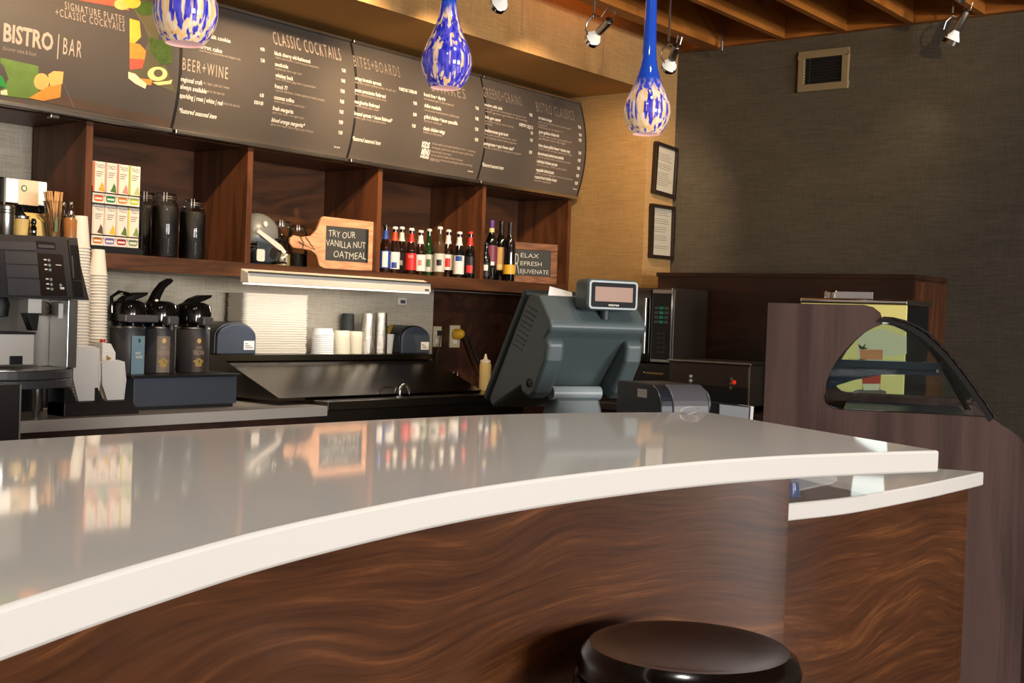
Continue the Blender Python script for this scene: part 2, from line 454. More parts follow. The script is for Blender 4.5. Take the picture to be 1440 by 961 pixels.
for k, i in enumerate((1, 3)):
    o = T('window_%d' % (k+1), '', '', (0, 0, 0)); del o['label']; del o['category']; struct(o)
    f = MB()
    for x in (wx[i], (wx[i]+wx[i+1])/2-.025, wx[i+1]-.05): f.box(x, x+.05, Y0-.1, Y0-.04, .7, 2.8)
    f.box(wx[i], wx[i+1], Y0-.1, Y0-.04, .7, .75); f.box(wx[i], wx[i+1], Y0-.1, Y0-.04, 2.75, 2.8)
    f.build('window_frame', 'rubber_black', o)
# soffit above the menu boards
struct(MB().box(X0, XC, YC, YB, 2.785, ZC).build('soffit', 'soffit_paint'))
struct(MB().box(X0, XC, YC-.006, YC, 2.785, ZC).build('trim_1', 'cloth_tan'))
cl = struct(MB().box(X0, XR, Y0, YB, ZC, ZC+.1).build('ceiling', 'ceiling_brown'))
jm = MB().box(X0, XR-.05, -.02, .02, 3.075, ZC-.001).mesh('joist'); jm.materials.append(M('joist_wood'))
y = 3.40
while y > Y0+.2:
    j = bpy.data.objects.new('joist', jm); COL.objects.link(j); j.location.y = y; j.parent = cl; y -= .39
MB().box(X0, XR-.05, 3.80, 3.90, 3.06, ZC-.001).build('edge_beam', 'joist_wood', cl)
MB().box(XR-.05, XR-.001, Y0, YC-.01, 3.075, ZC-.001).build('wall_plate', 'joist_wood', cl)

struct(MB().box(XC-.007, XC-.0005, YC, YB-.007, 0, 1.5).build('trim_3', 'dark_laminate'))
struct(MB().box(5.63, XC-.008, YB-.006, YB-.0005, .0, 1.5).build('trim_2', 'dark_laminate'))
# invisible fill lights added above the edge beam to warm the joists
for lx in (3.6, 5.6): area_light('added_joist_fill', (lx, 4.02, 3.2), (lx+.3, 2.0, 3.28), .9, .06, 3, WARM)

# ------------------------------------------------------------------ the bar
def smooth_curve(pts, n=60):
    """Catmull-Rom through points"""
    P = [Vector(p) for p in pts]; P = [2*P[0]-P[1]]+P+[2*P[-1]-P[-2]]
    out = []
    k = len(P)-3
    for i in range(n+1):
        t = k*i/n; q = min(int(t), k-1); u = t-q
        a, b, c, d = P[q:q+4]
        out.append(.5*((2*b)+(c-a)*u+(2*a-5*b+4*c-d)*u*u+(3*b-a-3*c+d)*u**3))
    return [tuple(v) for v in out]
front = smooth_curve([(-.35, .66), (.1, .885), (.36, 1.005), (.63, 1.117), (.852, 1.20), (1.132, 1.284), (1.495, 1.345), (1.80, 1.362), (2.1, 1.348), (2.368, 1.312), (2.621, 1.25), (2.85, 1.165), (3.078, 1.067)])
back = smooth_curve([(3.62, 2.02), (3.40, 2.145), (3.14, 2.25), (2.885, 2.325), (2.55, 2.372), (2.2, 2.395), (1.9, 2.412), (1.5, 2.428), (.9, 2.43), (-.35, 2.43)], 40)
KB = 2/3                              # the bar stands nearer: 0.20 m below the camera, not 0.30
front = [(x*KB, y*KB) for x, y in front]; back = [(x*KB, y*KB) for x, y in back]
ZB = 1.37-.30*KB
bt = MB().prism(front+back, ZB-.055*KB, ZB, smooth=True).build('bar_counter', 'quartz', bevel=.004)
tag(bt, 'long curved white quartz bar counter top with thick polished edge', 'counter')
pf = [(x, y+.205*KB) for x, y in front if x <= 2.86*KB]+[(2.865*KB, 1.365*KB)]
pb = [(x, y-.12*KB) for x, y in back if x < 2.8*KB]
bb = T('bar_cabinet', 'curved walnut veneer bar front under the long white counter', 'bar')
MB().prism(pf+[(2.865*KB, 2.18*KB)]+pb, .1, ZB-.055*KB-.0001, smooth=True).build('front_panel', 'walnut', bb)
MB().prism([(x, y+.05) for x, y in pf]+[(2.82*KB, 2.12*KB)]+[(x, y-.03) for x, y in pb], 0, .1).build('toe_kick', 'toe_black', bb)
# low end counter
lf = smooth_curve([(2.868, 1.372), (3.131, 1.312), (3.551, 1.277), (3.85, 1.267), (4.062, 1.263)], 24)
lf = [(x*KB, y*KB) for x, y in lf]; ZL = 1.37-.45*KB
lt = MB().prism(lf+[((4.066-.404*.7)*KB, 1.963*KB), (2.868*KB, 1.963*KB)], ZL-.045*KB, ZL, smooth=True).build('serving_counter', 'quartz', bevel=.003)
tag(lt, 'lower white quartz counter tucked under the right end of the bar', 'counter')
lb = T('serving_cabinet', 'walnut veneer panel under the lower white counter', 'cabinet')
lp = [(x, y+.035*KB) for x, y in lf if x > 2.87*KB]
MB().prism([(2.87*KB, 1.41*KB)]+lp[:-1]+[(3.99*KB, 1.298*KB), (3.75*KB, 1.93*KB), (2.87*KB, 1.93*KB)], .1, ZL-.045*KB-.0001, smooth=True).build('front_panel', 'walnut', lb)
MB().prism([(2.87*KB, 1.46*KB)]+[(x, y+.04) for x, y in lp[:-1]]+[(3.93*KB, 1.36*KB), (3.7*KB, 1.9*KB), (2.87*KB, 1.9*KB)], 0, .1).build('toe_kick', 'toe_black', lb)
# little things tucked on the low counter under the bar end
p = PZ(1117, 678, ZL)
t = T('glass_votive', 'small blue glass votive tucked under the bar end', 'glass', (p.x+.02, p.y+.02, ZL))
MB().lathe([(0, .004), (.018, .004), (.022, .032), (.020, .032), (.017, .008), (0, .008)], 20).build('bowl', 'blue_glass', t)
MB().lathe([(.021, .028), (.024, .030), (.021, .032)], 20).build('rim', 'blue_glass', t)
p = PZ(1150, 674, ZL)
t = T('card_holder', 'grey card holder lying under the bar end', 'card holder', (p.x+.04, p.y+.08, ZL), R(-40))
MB().prism([(-.09, 0), (.09, 0), (.09, .012), (-.09, .05)], -.03, .03, 'y').build('body', 'charcoal_mid', t)
MB().prism([(-.085, .05), (.085, .0135), (.085, .016), (-.085, .0535)], -.025, .025, 'y').build('card', 'paper_note', t)

# bar stool
t = T('bar_stool', 'round bar stool with dark glossy leather seat and steel ring', 'stool', (1.875*.784, 1.07*.784, 0))
SZ = 1.37-.57*.784
MB().lathe([(r_*.784, SZ+z_*.784) for r_, z_ in [(0, -.004), (.11, -.003), (.15, .006), (.172, .008), (.187, -.004), (.194, -.024), (.190, -.044), (.178, -.052), (0, -.052)]], 64).build('seat', 'leather', t)
MB().lathe([(r_*.784, SZ+z_*.784) for r_, z_ in [(.176, -.054), (.196, -.050), (.199, -.056), (.199, -.10), (.194, -.104), (.176, -.10)]], 64).build('seat_ring', 'steel', t)
MB().lathe([(0, SZ-.042), (.136, SZ-.042), (.136, SZ-.08), (.05, SZ-.1), (0, SZ-.1)], 32).build('seat_pan', 'black_plastic', t)
MB().lathe([(0, .03), (.032, .03), (.027, SZ-.09), (0, SZ-.09)], 24).build('column', 'chrome', t)
MB().lathe([(0, 0), (.17, 0), (.172, .008), (.05, .03), (0, .034)], 40).build('base', 'chrome', t)
MB().tube([(.13*math.cos(a), .13*math.sin(a), .35) for a in [2*PI*i/24 for i in range(24)]], .01, 8, True).build('foot_ring', 'chrome', t)
sp_ = MB()
for i in range(4): sp_.tube([(.025*math.cos(PI/2*i), .025*math.sin(PI/2*i), .35), (.13*math.cos(PI/2*i), .13*math.sin(PI/2*i), .35)], .007, 6)
sp_.build('foot_ring_spokes', 'chrome', t)

# ------------------------------------------------------------------ back shelf unit
DX = [2.955, 3.815, 4.69, 5.555, 6.41]
ZS0, ZS1, YS = 1.505, 1.573, 4.655
su = T('open_shelf_unit', 'walnut open shelf unit with tall compartments under the menu boards', 'shelf', (0, 0, 0))
MB().box(1.75, 6.44, YS, YB-.002, ZS0, ZS1).build('shelf_board', 'shelf_wood', su, bevel=.002)
MB().box(1.75, 6.44, YS+.045, YB-.002, 2.122, 2.142).build('top_board', 'shelf_wood', su)
for x in DX:
    MB().box(x, x+.032, YS, YB-.015, ZS1, 2.12).build('divider', 'shelf_wood_upright', su)
for i in range(4):
    MB().box(DX[i]+.032, DX[i+1], YB-.015, YB-.003, ZS1, 2.12).build('back_panel', 'shelf_wood', su)
# light fixture on the shelf edge
a = PY(343, 382, 4.63); b = PY(600, 402, 4.63)
t = T('shelf_light', 'long white fluorescent batten fixed along the shelf front edge', 'light fixture')
MB().prism([(4.595, 1.478), (4.6, 1.525), (4.6549, 1.545), (4.6549, 1.478)], a.x, b.x, 'x').build('housing', 'white_plastic', t, bevel=.003)
MB().box(a.x, b.x, 4.588, 4.6, 1.524, 1.532).build('lip', 'rail_metal', t)
MB().box(a.x+.01, b.x-.01, 4.60, 4.65, 1.470, 1.4779).build('diffuser', 'tube_glow', t)
MB().box(b.x-.05, b.x-.02, 4.5935, 4.5975, 1.486, 1.494).build('rating_label', 'charcoal', t)
area_light('shelf_light_glow', ((a.x+b.x)/2, 4.63, 1.465), ((a.x+b.x)/2, 4.72, 1.0), b.x-a.x-.1, .05, 5.5, (1, .91, .8))

# ------------------------------------------------------------------ menu boards
BZ0, BZ1 = 2.145, 2.735
def by(z): 
    q = (z-(BZ0+BZ1)/2)/((BZ1-BZ0)/2)
    return 4.645-.055*(1-q*q)
BX = [2.325, 3.371, 4.449, 5.489, 6.487]
labels = ['menu board poster reading BISTRO BAR with food photographs', 'menu board headed CLASSIC COCKTAILS and BEER+WINE', 'menu board headed BITES+BOARDS behind the middle pendant', 'menu board headed GREENS+GRAINS and BISTRO CLASSICS']
boards = []
zz = [BZ0+(BZ1-BZ0)*i/14 for i in range(15)]
for i in range(4):
    t = T('menu_board', labels[i], 'menu board', group='menu boards over the shelf'); boards.append(t)
    x0, x1 = BX[i]+.008, BX[i+1]-.008
    prof = [(by(z), z) for z in zz]+[(by(z)+.012, z) for z in zz[::-1]]
    MB().prism(prof, x0, x1, 'x', smooth=True).build('panel', 'menu_black', t)
    MB().box(x0, x1, 4.622, 4.654, BZ0-.022, BZ0-.002).build('bottom_rail', 'rail_metal', t, bevel=.004)
    MB().box(x0, x1, 4.628, 4.66, BZ1+.001, BZ1+.016).build('top_rail', 'rail_metal', t, bevel=.004)
    MB().prism([(by(z)-.001, z) for z in zz]+[(by(z)+.03, z) for z in zz[::-1]], x1+.0005, x1+.0125, 'x').build('edge_strip', 'rubber_black', t)
def btext(mb, s, xl, yl, xr, cap, bold=.012, slant=0, xmax=99):
    """lettering along a menu board: left baseline pixel, right end pixel, cap height in pixels"""
    yb_ = by(PY(xl, yl, 4.60).z); a = PY(xl, yl, yb_); yy = yl+(xr-xl)*(492-yl)/(2098-xl)
    b = PY(xr, yy, yb_); h = cap*DEP(a)/FPX
    def fn(u, v):
        z = a.z+v*h; return (min(a.x+(b.x-a.x)*u+slant*v*h, xmax), by(z)-.0016, z)
    text_into(mb, s, fn, bold, 1.3 if bold < .005 and s.isupper() else 1.0)
def lines(board, name, mat, rows, bold=.012, slant=0):
    one = name in ('heading', 'menu_items', 'featured_items', 'tagline', 'kids_heading', 'featured_note')
    mb = MB()
    for r in rows:
        btext(mb, *r[:5], bold, slant, BX[board+1]-.012)
        if one: mb.build(name.rstrip('s'), mat, boards[board]); mb = MB()
    if not one: mb.build(name, mat, boards[board])['kind'] = 'stuff'
def photo(board, mat, pix, off=.0012, name='printed_photo'):
    """flat printed patch given by pixels on the board"""
    mb = MB(); P = [PY(x, y, by(max(BZ0, min(BZ1, PY(x, y, 4.60).z)))) for x, y in pix]
    for q in P: q.x = min(q.x, BX[board+1]-.012); q.z = min(q.z, BZ1-.004); q.z = max(q.z, BZ0+.004)
    # fan in strips so the patch follows the curve
    n = len(P); c = sum(P, Vector())/n
    vs = [(c.x, by(c.z)-off, c.z)]
    for k in (1/3, 2/3, 1):
        for q in P:
            z = c.z+(q.z-c.z)*k; vs.append((c.x+(q.x-c.x)*k, by(z)-off, z))
    fs = [(0, 1+i, 1+(i+1) % n) for i in range(n)]
    for k in range(2):
        fs += [(1+k*n+i, 1+(k+1)*n+i, 1+(k+1)*n+(i+1) % n, 1+k*n+(i+1) % n) for i in range(n)]
    mb._add(vs, fs)
    return mb.build(name, mat, boards[board])
# board 1: poster
lines(0, 'heading', 'print_taupe', [('BISTRO', 4, 57, 74, 24)], .03)
lines(0, 'heading', 'print_taupe', [('|', 80.5, 74, 82, 26), ('BAR', 88, 76, 114, 23)], .004)
lines(0, 'tagline', 'print_faint', [('discover wine & food', 3, 70, 50, 6)], .01)
lines(0, 'heading', 'print_taupe', [('SIGNATURE PLATES', 91, 13, 175, 11), ('+CLASSIC COCKTAILS', 78, 22, 175, 11)], .0)
flat('ph_green', srgb(96, 122, 56), .5, var=.35, vs=14); flat('ph_lime', srgb(44, 138, 56), .5, var=.2, vs=20)
flat('ph_bread', srgb(232, 168, 96), .5, var=.2, vs=40); flat('ph_bread2', srgb(228, 136, 56), .5, var=.2, vs=40)
flat('ph_dark', srgb(92, 84, 60), .5, var=.25, vs=12); flat('ph_onion', srgb(236, 208, 138), .5, var=.08, vs=30)
flat('ph_tomato', srgb(200, 86, 66), .5, var=.2, vs=30); flat('ph_herb', srgb(66, 86, 34), .5, var=.5, vs=50)
flat('ph_wood', srgb(84, 66, 54), .5, var=.2, vs=10); flat('ph_gold', srgb(224, 170, 62), .5, var=.2, vs=30)
flat('ph_cream', srgb(222, 206, 172), .5, var=.2, vs=90)
photo(0, 'ph_green', [(0, 81), (54, 93), (54, 130), (40, 139), (0, 134)])
photo(0, 'ph_lime', [(-6, 104), (2, 107), (6, 114), (9, 124), (0, 122), (-6, 118)], .0018)
photo(0, 'ph_cream', [(0, 128), (9, 126), (10, 134), (0, 133)], .002)
photo(0, 'ph_bread', circ(58, 115, 11, 12, 14), .0020)
photo(0, 'ph_bread', [(67, 105), (75, 100), (89, 101), (87, 118), (70, 122)], .0024)
photo(0, 'ph_bread2', [(40, 138), (66, 122), (86, 117), (84, 137), (60, 142)], .0022)
photo(0, 'ph_wood', [(58, 143), (90, 135), (236, 168), (238, 180)], .0014)
photo(0, 'ph_dark', [(181, 0), (252, 0), (246, 130), (180, 104)])
photo(0, 'ph_tomato', [(110, 0), (181, 0), (181, 15), (160, 9), (130, 4)], .0018)
photo(0, 'ph_bread', circ(172, 6, 12, 8, 12), .0022)
photo(0, 'ph_gold', [(182, 26), (196, 30), (198, 52), (188, 62), (182, 60)], .0018)
photo(0, 'ph_bread2', [(182, 60), (196, 62), (205, 72), (203, 84), (182, 82)], .0020)
photo(0, 'ph_tomato', [(182, 82), (203, 84), (200, 96), (182, 98)], .0019)
photo(0, 'ph_herb', circ(205, 12, 15, 10, 14), .0021)
photo(0, 'ph_gold', circ(186, 4, 12, 8, 12), .0024)
photo(0, 'ph_herb', [(208, 52), (240, 60), (243, 88), (226, 92), (212, 74)], .0018)
photo(0, 'ph_cream', [(180, 101), (190, 104), (198, 112), (206, 118), (204, 125), (190, 118), (180, 110)], .0022)
photo(0, 'ph_bread2', [(192, 110), (214, 112), (212, 120), (196, 118)], .0021)
photo(0, 'ph_onion', [(214, 116), (236, 114), (242, 112), (240, 118), (222, 120)], .0022)
photo(0, 'ph_onion', circ(221, 104, 14, 10, 18), .0024); photo(0, 'ph_dark', circ(222, 103, 6.5, 5.5, 14), .0028)
ln = MB()
a = PY(90, 115, 4.6); b = PY(112, 152, 4.6)
for k in range(8):
    u, v = k/8, (k+1)/8
    z0 = a.z+(b.z-a.z)*u; z1 = a.z+(b.z-a.z)*v
    ln.tube([(a.x+(b.x-a.x)*u, by(z0)-.001, z0), (a.x+(b.x-a.x)*v, by(z1)-.001, z1)], .0012, 4)
ln.build('printed_line', 'print_faint', boards[0])
# board 2
lines(1, 'heading', 'print_taupe', [('BEER+WINE', 256, 98, 320, 17), ('CLASSIC COCKTAILS', 385, 62, 480, 19)], .0)
lines(1, 'menu_items', 'print_white', [('sea salt cookie', 284, 51, 324, 6), ('carrot cake', 278, 67, 312, 6), ('regional craft', 254, 114, 284, 6.5), ('always available', 253, 124.5, 290, 6.5),
    ('sparkling | rose | white | red', 252, 137, 312, 6.5), ('black cherry old-fashioned', 386, 77, 436, 5.6), ('southside', 386.5, 92.5, 405, 5.6), ('whiskey buck', 387, 108, 412, 5.6),
    ('french 77', 386, 123.5, 404, 5.6), ('coconut collins', 385, 139, 413, 5.6), ('fresh margarita', 383, 154.5, 412, 5.6)], .009)
lines(1, 'featured_items', 'print_white', [('*featured seasonal item', 250, 158, 303, 6.5), ('blood orange margarita*', 381, 171, 427, 5.6)], .009, .2)
lines(1, 'menu_descriptions', 'print_taupe', [('spiced frosting | candied walnuts with whipped ricotta', 280, 72, 338, 3.6), ('ale | lager | pale ale | wheat', 285, 118, 322, 3.8), ('ask for the beer list', 290, 129.5, 315, 3.8),
    ('ask for the wine list', 313, 147, 337, 3.8), ('makers mark bourbon | luxardo syrup | cherry bitters', 387, 82, 448, 3.4), ('beefeater gin | lime | sugar | mint', 387, 97.5, 424, 3.4),
    ('makers 46 | lemon | ginger beer | angostura bitters', 387, 112, 444, 3.4), ('st germain elderflower | bombay sapphire gin | lemon | prosecco', 387, 128, 456, 3.4),
    ('absolut vodka | lemon | coconut water', 385, 143.5, 428, 3.4), ('patron silver tequila | lime | agave nectar', 383, 159.5, 427, 3.4), ('patron silver tequila | blood orange syrup | fresh juice', 380, 176, 440, 3.4)], .0)
lines(1, 'prices', 'print_white', [('4.00', 366, 71, 372, 5), ('5.00', 366.5, 87, 372, 5), ('6.00', 365, 136, 370.5, 5), ('8.00-9.00', 357, 146, 369.5, 5)]+
      [('9.00', 480.5-.9*i, 101+14.6*i, 486-.9*i, 5) for i in range(7)]+[('01.2018', 469, 207.5, 477, 1.8)], .01)
# board 3
lines(2, 'heading', 'print_faint', [('BITES+BOARDS', 498, 93, 563, 16), ('SHARES', 607, 128, 655, 15)], .0)
lines(2, 'menu_items', 'print_white', [('crispy brussels sprouts', 499, 112, 536, 5.2), ('pesto prosciutto flatbread', 499, 128.5, 542, 5.2), ('margherita flatbread', 498.5, 145, 533, 5.2), ('brussel sprouts + bacon flatbread*', 498, 161.5, 551, 5.2),
    ('french fries + dip trio', 596, 135, 626, 5.2), ('skillet meatballs', 596.5, 150.5, 620, 5.2), ('grilled chicken + bacon quesadilla', 596, 166, 643, 5.2), ('classic chicken wings', 595, 182.5, 625, 5.2)], .009)
lines(2, 'featured_note', 'print_white', [('*featured seasonal item', 494, 197, 534, 5.6)], .009, .2)
lines(2, 'kids_heading', 'print_white', [('KIDS', 592.5, 207, 603, 8), ('MENU', 591.5, 217, 603, 8), ('AVAILABLE', 590, 221.5, 602, 3.5)], .03)
lines(2, 'menu_descriptions', 'print_taupe', [('maple bacon | pecans | parmesan cheese, with garlic aioli', 499, 116.5, 556, 3.2), ('pesto | roasted tomatoes | ricotta cheese', 499, 133, 543, 3.2), ('roasted tomatoes | basil + cheese', 499, 149.5, 532, 3.2),
    ('balsamic | goat cheese | parmesan cheese', 498, 166, 542, 3.2), ('with chimichurri, garlic + truffle parmesan aioli', 596, 140, 638, 3.2), ('marinara sauce, shaved parmesan, griddled bread', 596.5, 155.5, 645, 3.2),
    ('black beans, cheddar jack', 596, 171, 621, 3.2), ('buffalo or bbq sauce', 595, 187, 621, 3.2), ('all kids meals served with fresh fruit or fries, + a beverage', 607, 203, 668, 3), ('cheeseburger | grilled chicken | pasta with marinara | grilled cheese', 606.5, 208.5, 665, 3),
    ('macaroni & cheese | chicken tenders', 606, 214, 634, 3), ('ask your server for today\'s selection of desserts', 605.5, 219, 650, 3), ('please let us know of any allergies before ordering', 604.5, 224, 663, 3), ('thank you', 604, 226, 617, 3)], .0)
lines(2, 'prices', 'print_white', [('9.00|7.00', 561, 127, 573, 4.6), ('3.00|6.00', 574.5, 130, 586, 4.6), ('9.00', 581, 147, 586, 4.6), ('8.00', 580.5, 163, 585.5, 4.6), ('9.00', 579, 179, 584, 4.6)]+[('9.00', 668.5-.4*i, 154+14.8*i, 673-.4*i, 4.6) for i in range(4)]+[('01.2018', 657, 241.5, 664, 1.6)], .02)
# board 4
lines(3, 'heading', 'print_faint', [('GREENS+GRAINS', 680, 136, 734, 14.5), ('BISTRO CLASSICS', 755, 157, 808, 14.5)], .0)
lines(3, 'menu_items', 'print_white', [('modern cobb salad', 681.5, 149, 706, 4.6), ('little gem caesar', 682, 166.5, 704, 4.6), ('mediterranean grain bowl', 681.5, 185, 714, 4.6), ('pomegranate + goat cheese salad*', 680, 203.5, 722, 4.6),
    ('the bistro burger', 757, 167.5, 776, 4.4), ('green goddess chicken blt', 757.5, 187, 786, 4.4), ('three cheese grilled cheese + tomato soup', 757, 206, 801, 4.4), ('deconstructed smoked meat sandwich', 756, 217.5, 792, 4.4),
    ('individual chicken pot pie', 754.5, 228.5, 783, 4.4), ('vegetable baked pasta', 753, 240.5, 778, 4.4), ('roasted fresh chicken breast', 751, 250.5, 782, 4.4)], .009)
lines(3, 'featured_note', 'print_white', [('*featured seasonal item', 676.5, 233.5, 707, 5)], .009, .2)
lines(3, 'menu_descriptions', 'print_taupe', [('bacon, egg, avocado, roasted tomato, blue cheese, chives', 681.5, 153, 740, 3), ('with green goddess dressing', 682, 157.5, 741, 3), ('parmesan, croutons, caesar dressing', 682, 171, 722, 3), ('add chicken', 682, 175, 692, 3),
    ('farro, quinoa, cucumber, kalamata olives, tomato', 681.5, 189.5, 726, 3), ('feta, hummus, lemon herb vinaigrette', 681, 194, 726, 3), ('baby kale, candied pecans, pomegranate vinaigrette', 680, 208, 732, 3),
    ('lettuce, tomato, pickles, onion, american cheese', 757, 172, 803, 2.8), ('brioche bun', 757, 176, 769, 2.8), ('add bacon or avocado + 2', 757, 179.5, 791, 2.8), ('avocado, bacon, tomato, green goddess aioli', 757.5, 191.5, 803, 2.8), ('grilled sourdough', 757.5, 195.5, 795, 2.8),
    ('cheddar, fontina, parmesan, roasted tomato bisque', 757, 210, 804, 2.8), ('brisket, pickled onions, mustard, rye crisps', 756, 221.5, 802, 2.8), ('carrots, peas, celery, puff pastry', 754.5, 232.5, 796, 2.8), ('penne, roasted vegetables, marinara, parmesan', 753, 244.5, 804, 2.8), ('seasonal vegetables', 750, 254.5, 774, 2.8)], .0)
lines(3, 'prices', 'print_white', [('9.00', 744.5, 163.5, 748.5, 4.4), ('8.00|9.00', 730, 177, 739, 4.4), ('12|13', 740.5, 180, 749, 4.4), ('9.00', 746, 189, 749, 4.4), ('9.00', 745, 199, 748.7, 4.4), ('9.00', 743.5, 216, 747.5, 4.4)]+
      [('9.00', x, y, x+3.8, 4.2) for x, y in ((813, 180.5), (813.8, 191.5), (813.6, 199), (813, 217), (812, 227.5), (811, 238.5), (809.5, 249), (807.5, 259.5))]+[('01.2018', 805, 266.5, 810, 1.5)], .02)
# clip at the poster's lower rail
p = PY(78, 160, 4.63)
MB().cbox(p.x, 4.645, 2.112, .04, .03, .014).build('clip', 'steel', boards[0], bevel=.003)


# ------------------------------------------------------------------ pendants
def pendant(px, py_bot, Y, amber, label, zn):
    p = PY(px, py_bot, Y)
    t = T('pendant_lamp', label, 'pendant lamp', (p.x, p.y, p.z), 0, 'blown glass pendants over the bar')
    prof = [(.0365, 0), (.046, .012), (.056, .032), (.0615, .055), (.0605, .075), (.052, .100), (.040, .125), (.030, .150), (.0225, .178), (.0185, .21), (.0165, .26), (.0145, .36), (.0125, .5), (.0115, .62)]
    nm = 'pendant_glass_%s' % zn
    if nm not in MATS: pendant_glass(nm, amber, zn, zn+.04)
    sh = MB().lathe(prof, 40).build('shade', nm, t)
    MB().lathe([(.0365, 0), (.039, .004), (.0345, .006), (.0, .028)], 36).build('inner_glass', 'rim_glow', t)
    MB().lathe([(0, .016), (.010, .020), (.013, .032), (.010, .046), (0, .05)], 16).build('bulb', 'bulb_glow', t)
    MB().lathe([(.0125, .615), (.0125, .65), (.006, .66), (.002, .67), (.002, ZC-p.z-.03)], 12).build('cord', 'chrome', t)
    MB().lathe([(0, ZC-p.z-.04), (.06, ZC-p.z-.03), (.06, ZC-p.z-.001), (0, ZC-p.z-.001)], 24).build('canopy', 'chrome', t)
    l = bpy.data.lights.new('pendant_light', 'SPOT'); l.energy = 2.5; l.color = WARM; l.shadow_soft_size = .02; l.spot_size = R(120)
    o = bpy.data.objects.new('pendant_light', l); COL.objects.link(o); o.location = (p.x, p.y, p.z-.01)
pendant(260, 62, 2.0, .47, 'blue and amber blown glass pendant, nearest and leftmost of three', .16)
pendant(627, 124, 2.0, .56, 'mostly blue blown glass pendant, middle of three', .165)
pendant(909, 189, 1.77, .46, 'blue and cream blown glass pendant near the right wall', .105)

# ------------------------------------------------------------------ track spotlights
def spot_head(x, y, z, aim, label, power, size=75, s=1.0):
    t = T('spotlight', label, 'spotlight', (x, y, z), 0, 'adjustable ceiling spotlights')
    d = (Vector(aim)-Vector((x, y, z))).normalized()
    q = d.to_track_quat('Z', 'Y').to_matrix().to_4x4()
    can = MB().lathe([(0, -.13*s), (.017*s, -.13*s), (.021*s, -.125*s), (.021*s, -.03*s), (.019*s, -.026*s), (0, -.026*s)], 20, mat=q).build('lamp_can', 'steel', t)
    MB().lathe([(.012*s, -.03*s), (.02*s, -.012*s), (.034*s, .012*s), (.040*s, .03*s)], 24, mat=q).build('reflector', 'glow_white', t)
    MB().lathe([(.0405*s, .022*s), (.043*s, .024*s), (.043*s, .046*s), (.0405*s, .046*s), (.0405*s, .022*s)], 24, mat=q).build('trim_ring', 'chrome', t)
    MB().lathe([(0, .020*s), (.034*s, .028*s), (.036*s, .03*s)], 20, mat=q).build('lens', 'bulb_glow', t)
    back = q @ Vector((0, 0, -.128*s)); side = q @ Vector((.04*s, 0, .03*s))
    top = Vector((-.02, 0.02, 3.07-z if 3.07-z > .06 else .06))
    # feed wire bows over from the hanger to the back of the can
    hang = Vector((-.01, .01, .10*s))
    MB().tube([hang, hang+Vector((.02, -.03, -.01)), back*.6+hang*.4+Vector((0, -.03, .05)), back+Vector((0, -.03, .04)), back+Vector((0, -.02, .005)), back], .0035*s, 6).build('feed_wire', 'steel', t)
    MB().tube([hang, hang+Vector((-.012, .03, -.03)), Vector((-.02, .05, .03))*s, Vector(d)*.03*s+Vector((-.03, 0, 0))*s], .005*s, 6).build('bracket', 'steel', t)
    MB().tube([hang+Vector((.009*math.cos(a), 0, .012*math.sin(a))) for a in [2*PI*i/12 for i in range(12)]], .002, 5, True).build('ring', 'chrome', t)
    MB().tube([(hang.x, hang.y, hang.z+.01), (hang.x, hang.y, ZC-.005-z)], .006*s, 8).build('hanger', 'steel', t)
    l = bpy.data.lights.new('spotlight_beam', 'SPOT'); l.energy = power; l.color = WARM; l.spot_size = R(size); l.spot_blend = .8; l.shadow_soft_size = .03
    o = bpy.data.objects.new('spotlight_beam', l); COL.objects.link(o); o.location = Vector((x, y, z))+d*.05*s
    o.rotation_euler = d.to_track_quat('-Z', 'Y').to_euler()
p = PY(838, 50, 3.55); spot_head(p.x, 3.55, p.z, (5.5, 4.7, 2.2), 'white-throated spotlight above the GREENS+GRAINS board', 62)
p = PY(943, 88, 3.5); spot_head(p.x, 3.5, p.z, (6.55, 4.4, 2.0), 'small spotlight just right of the rightmost pendant', 62)
p = PY(706, 0, 3.55); spot_head(p.x, 3.55, p.z, (4.75, 4.6, 2.2), 'spotlight cut by the top edge over the BITES+BOARDS board', 115)
p = PY(1342, 50, 2.3); spot_head(p.x, 2.3, p.z, (p.x+.1, 3.0, 1.6), 'brushed steel spotlight against the dark right wall', 6, s=1.05)
p = PY(1352, -12, 2.15); spot_head(p.x, 2.15, p.z, (p.x+.1, 3.0, 1.9), 'spotlight at the top right, higher up between the joists', 6)
spot_head(3.72, 3.55, 2.93, (4.0, 4.6, 2.25), 'spotlight aimed at the CLASSIC COCKTAILS board', 125)
spot_head(2.62, 3.55, 2.93, (2.95, 4.6, 2.25), 'spotlight aimed at the BISTRO BAR poster', 130)
spot_head(4.2, .35, 2.85, (5.9, 3.2, 3.22), 'added unseen spotlight turned up along the ceiling joists', 140, 70)  # extra head added out of view to brighten the joists
for x_, y_ in ((.75, .55), (2.1, .75)):  # fill lamps added out of view to brighten the bar top
    t = T('fill_lamp', 'unseen added downlight over the bar, %s' % ('left' if x_ < 1 else 'right'), 'fill_lamp', (x_, y_, 3.0), 0, 'added lamps over the bar')
    MB().lathe([(.09, .0), (.12, .0), (.12, .03), (.10, .20), (.09, .20)], 32).build('trim_ring', 'white_plastic', t)
    MB().lathe([(0, .02), (.09, .02), (.09, .03), (0, .03)], 32).build('lens', 'bulb_glow', t)
    MB().lathe([(.05, .2), (.05, ZC-3.0-.001), (0, ZC-3.0-.001)], 20).build('housing', 'white_plastic', t)
    area_light('fill_lamp_glow', (x_, y_, 2.99), (x_, y_, 0), .2, .2, 14, (1, .96, .9))
p = PY(1015, 72, 3.75)
t = T('hanging_rod', 'thin bare metal rod with end sleeve hanging from the edge beam', 'rod', (p.x, 3.75, p.z))
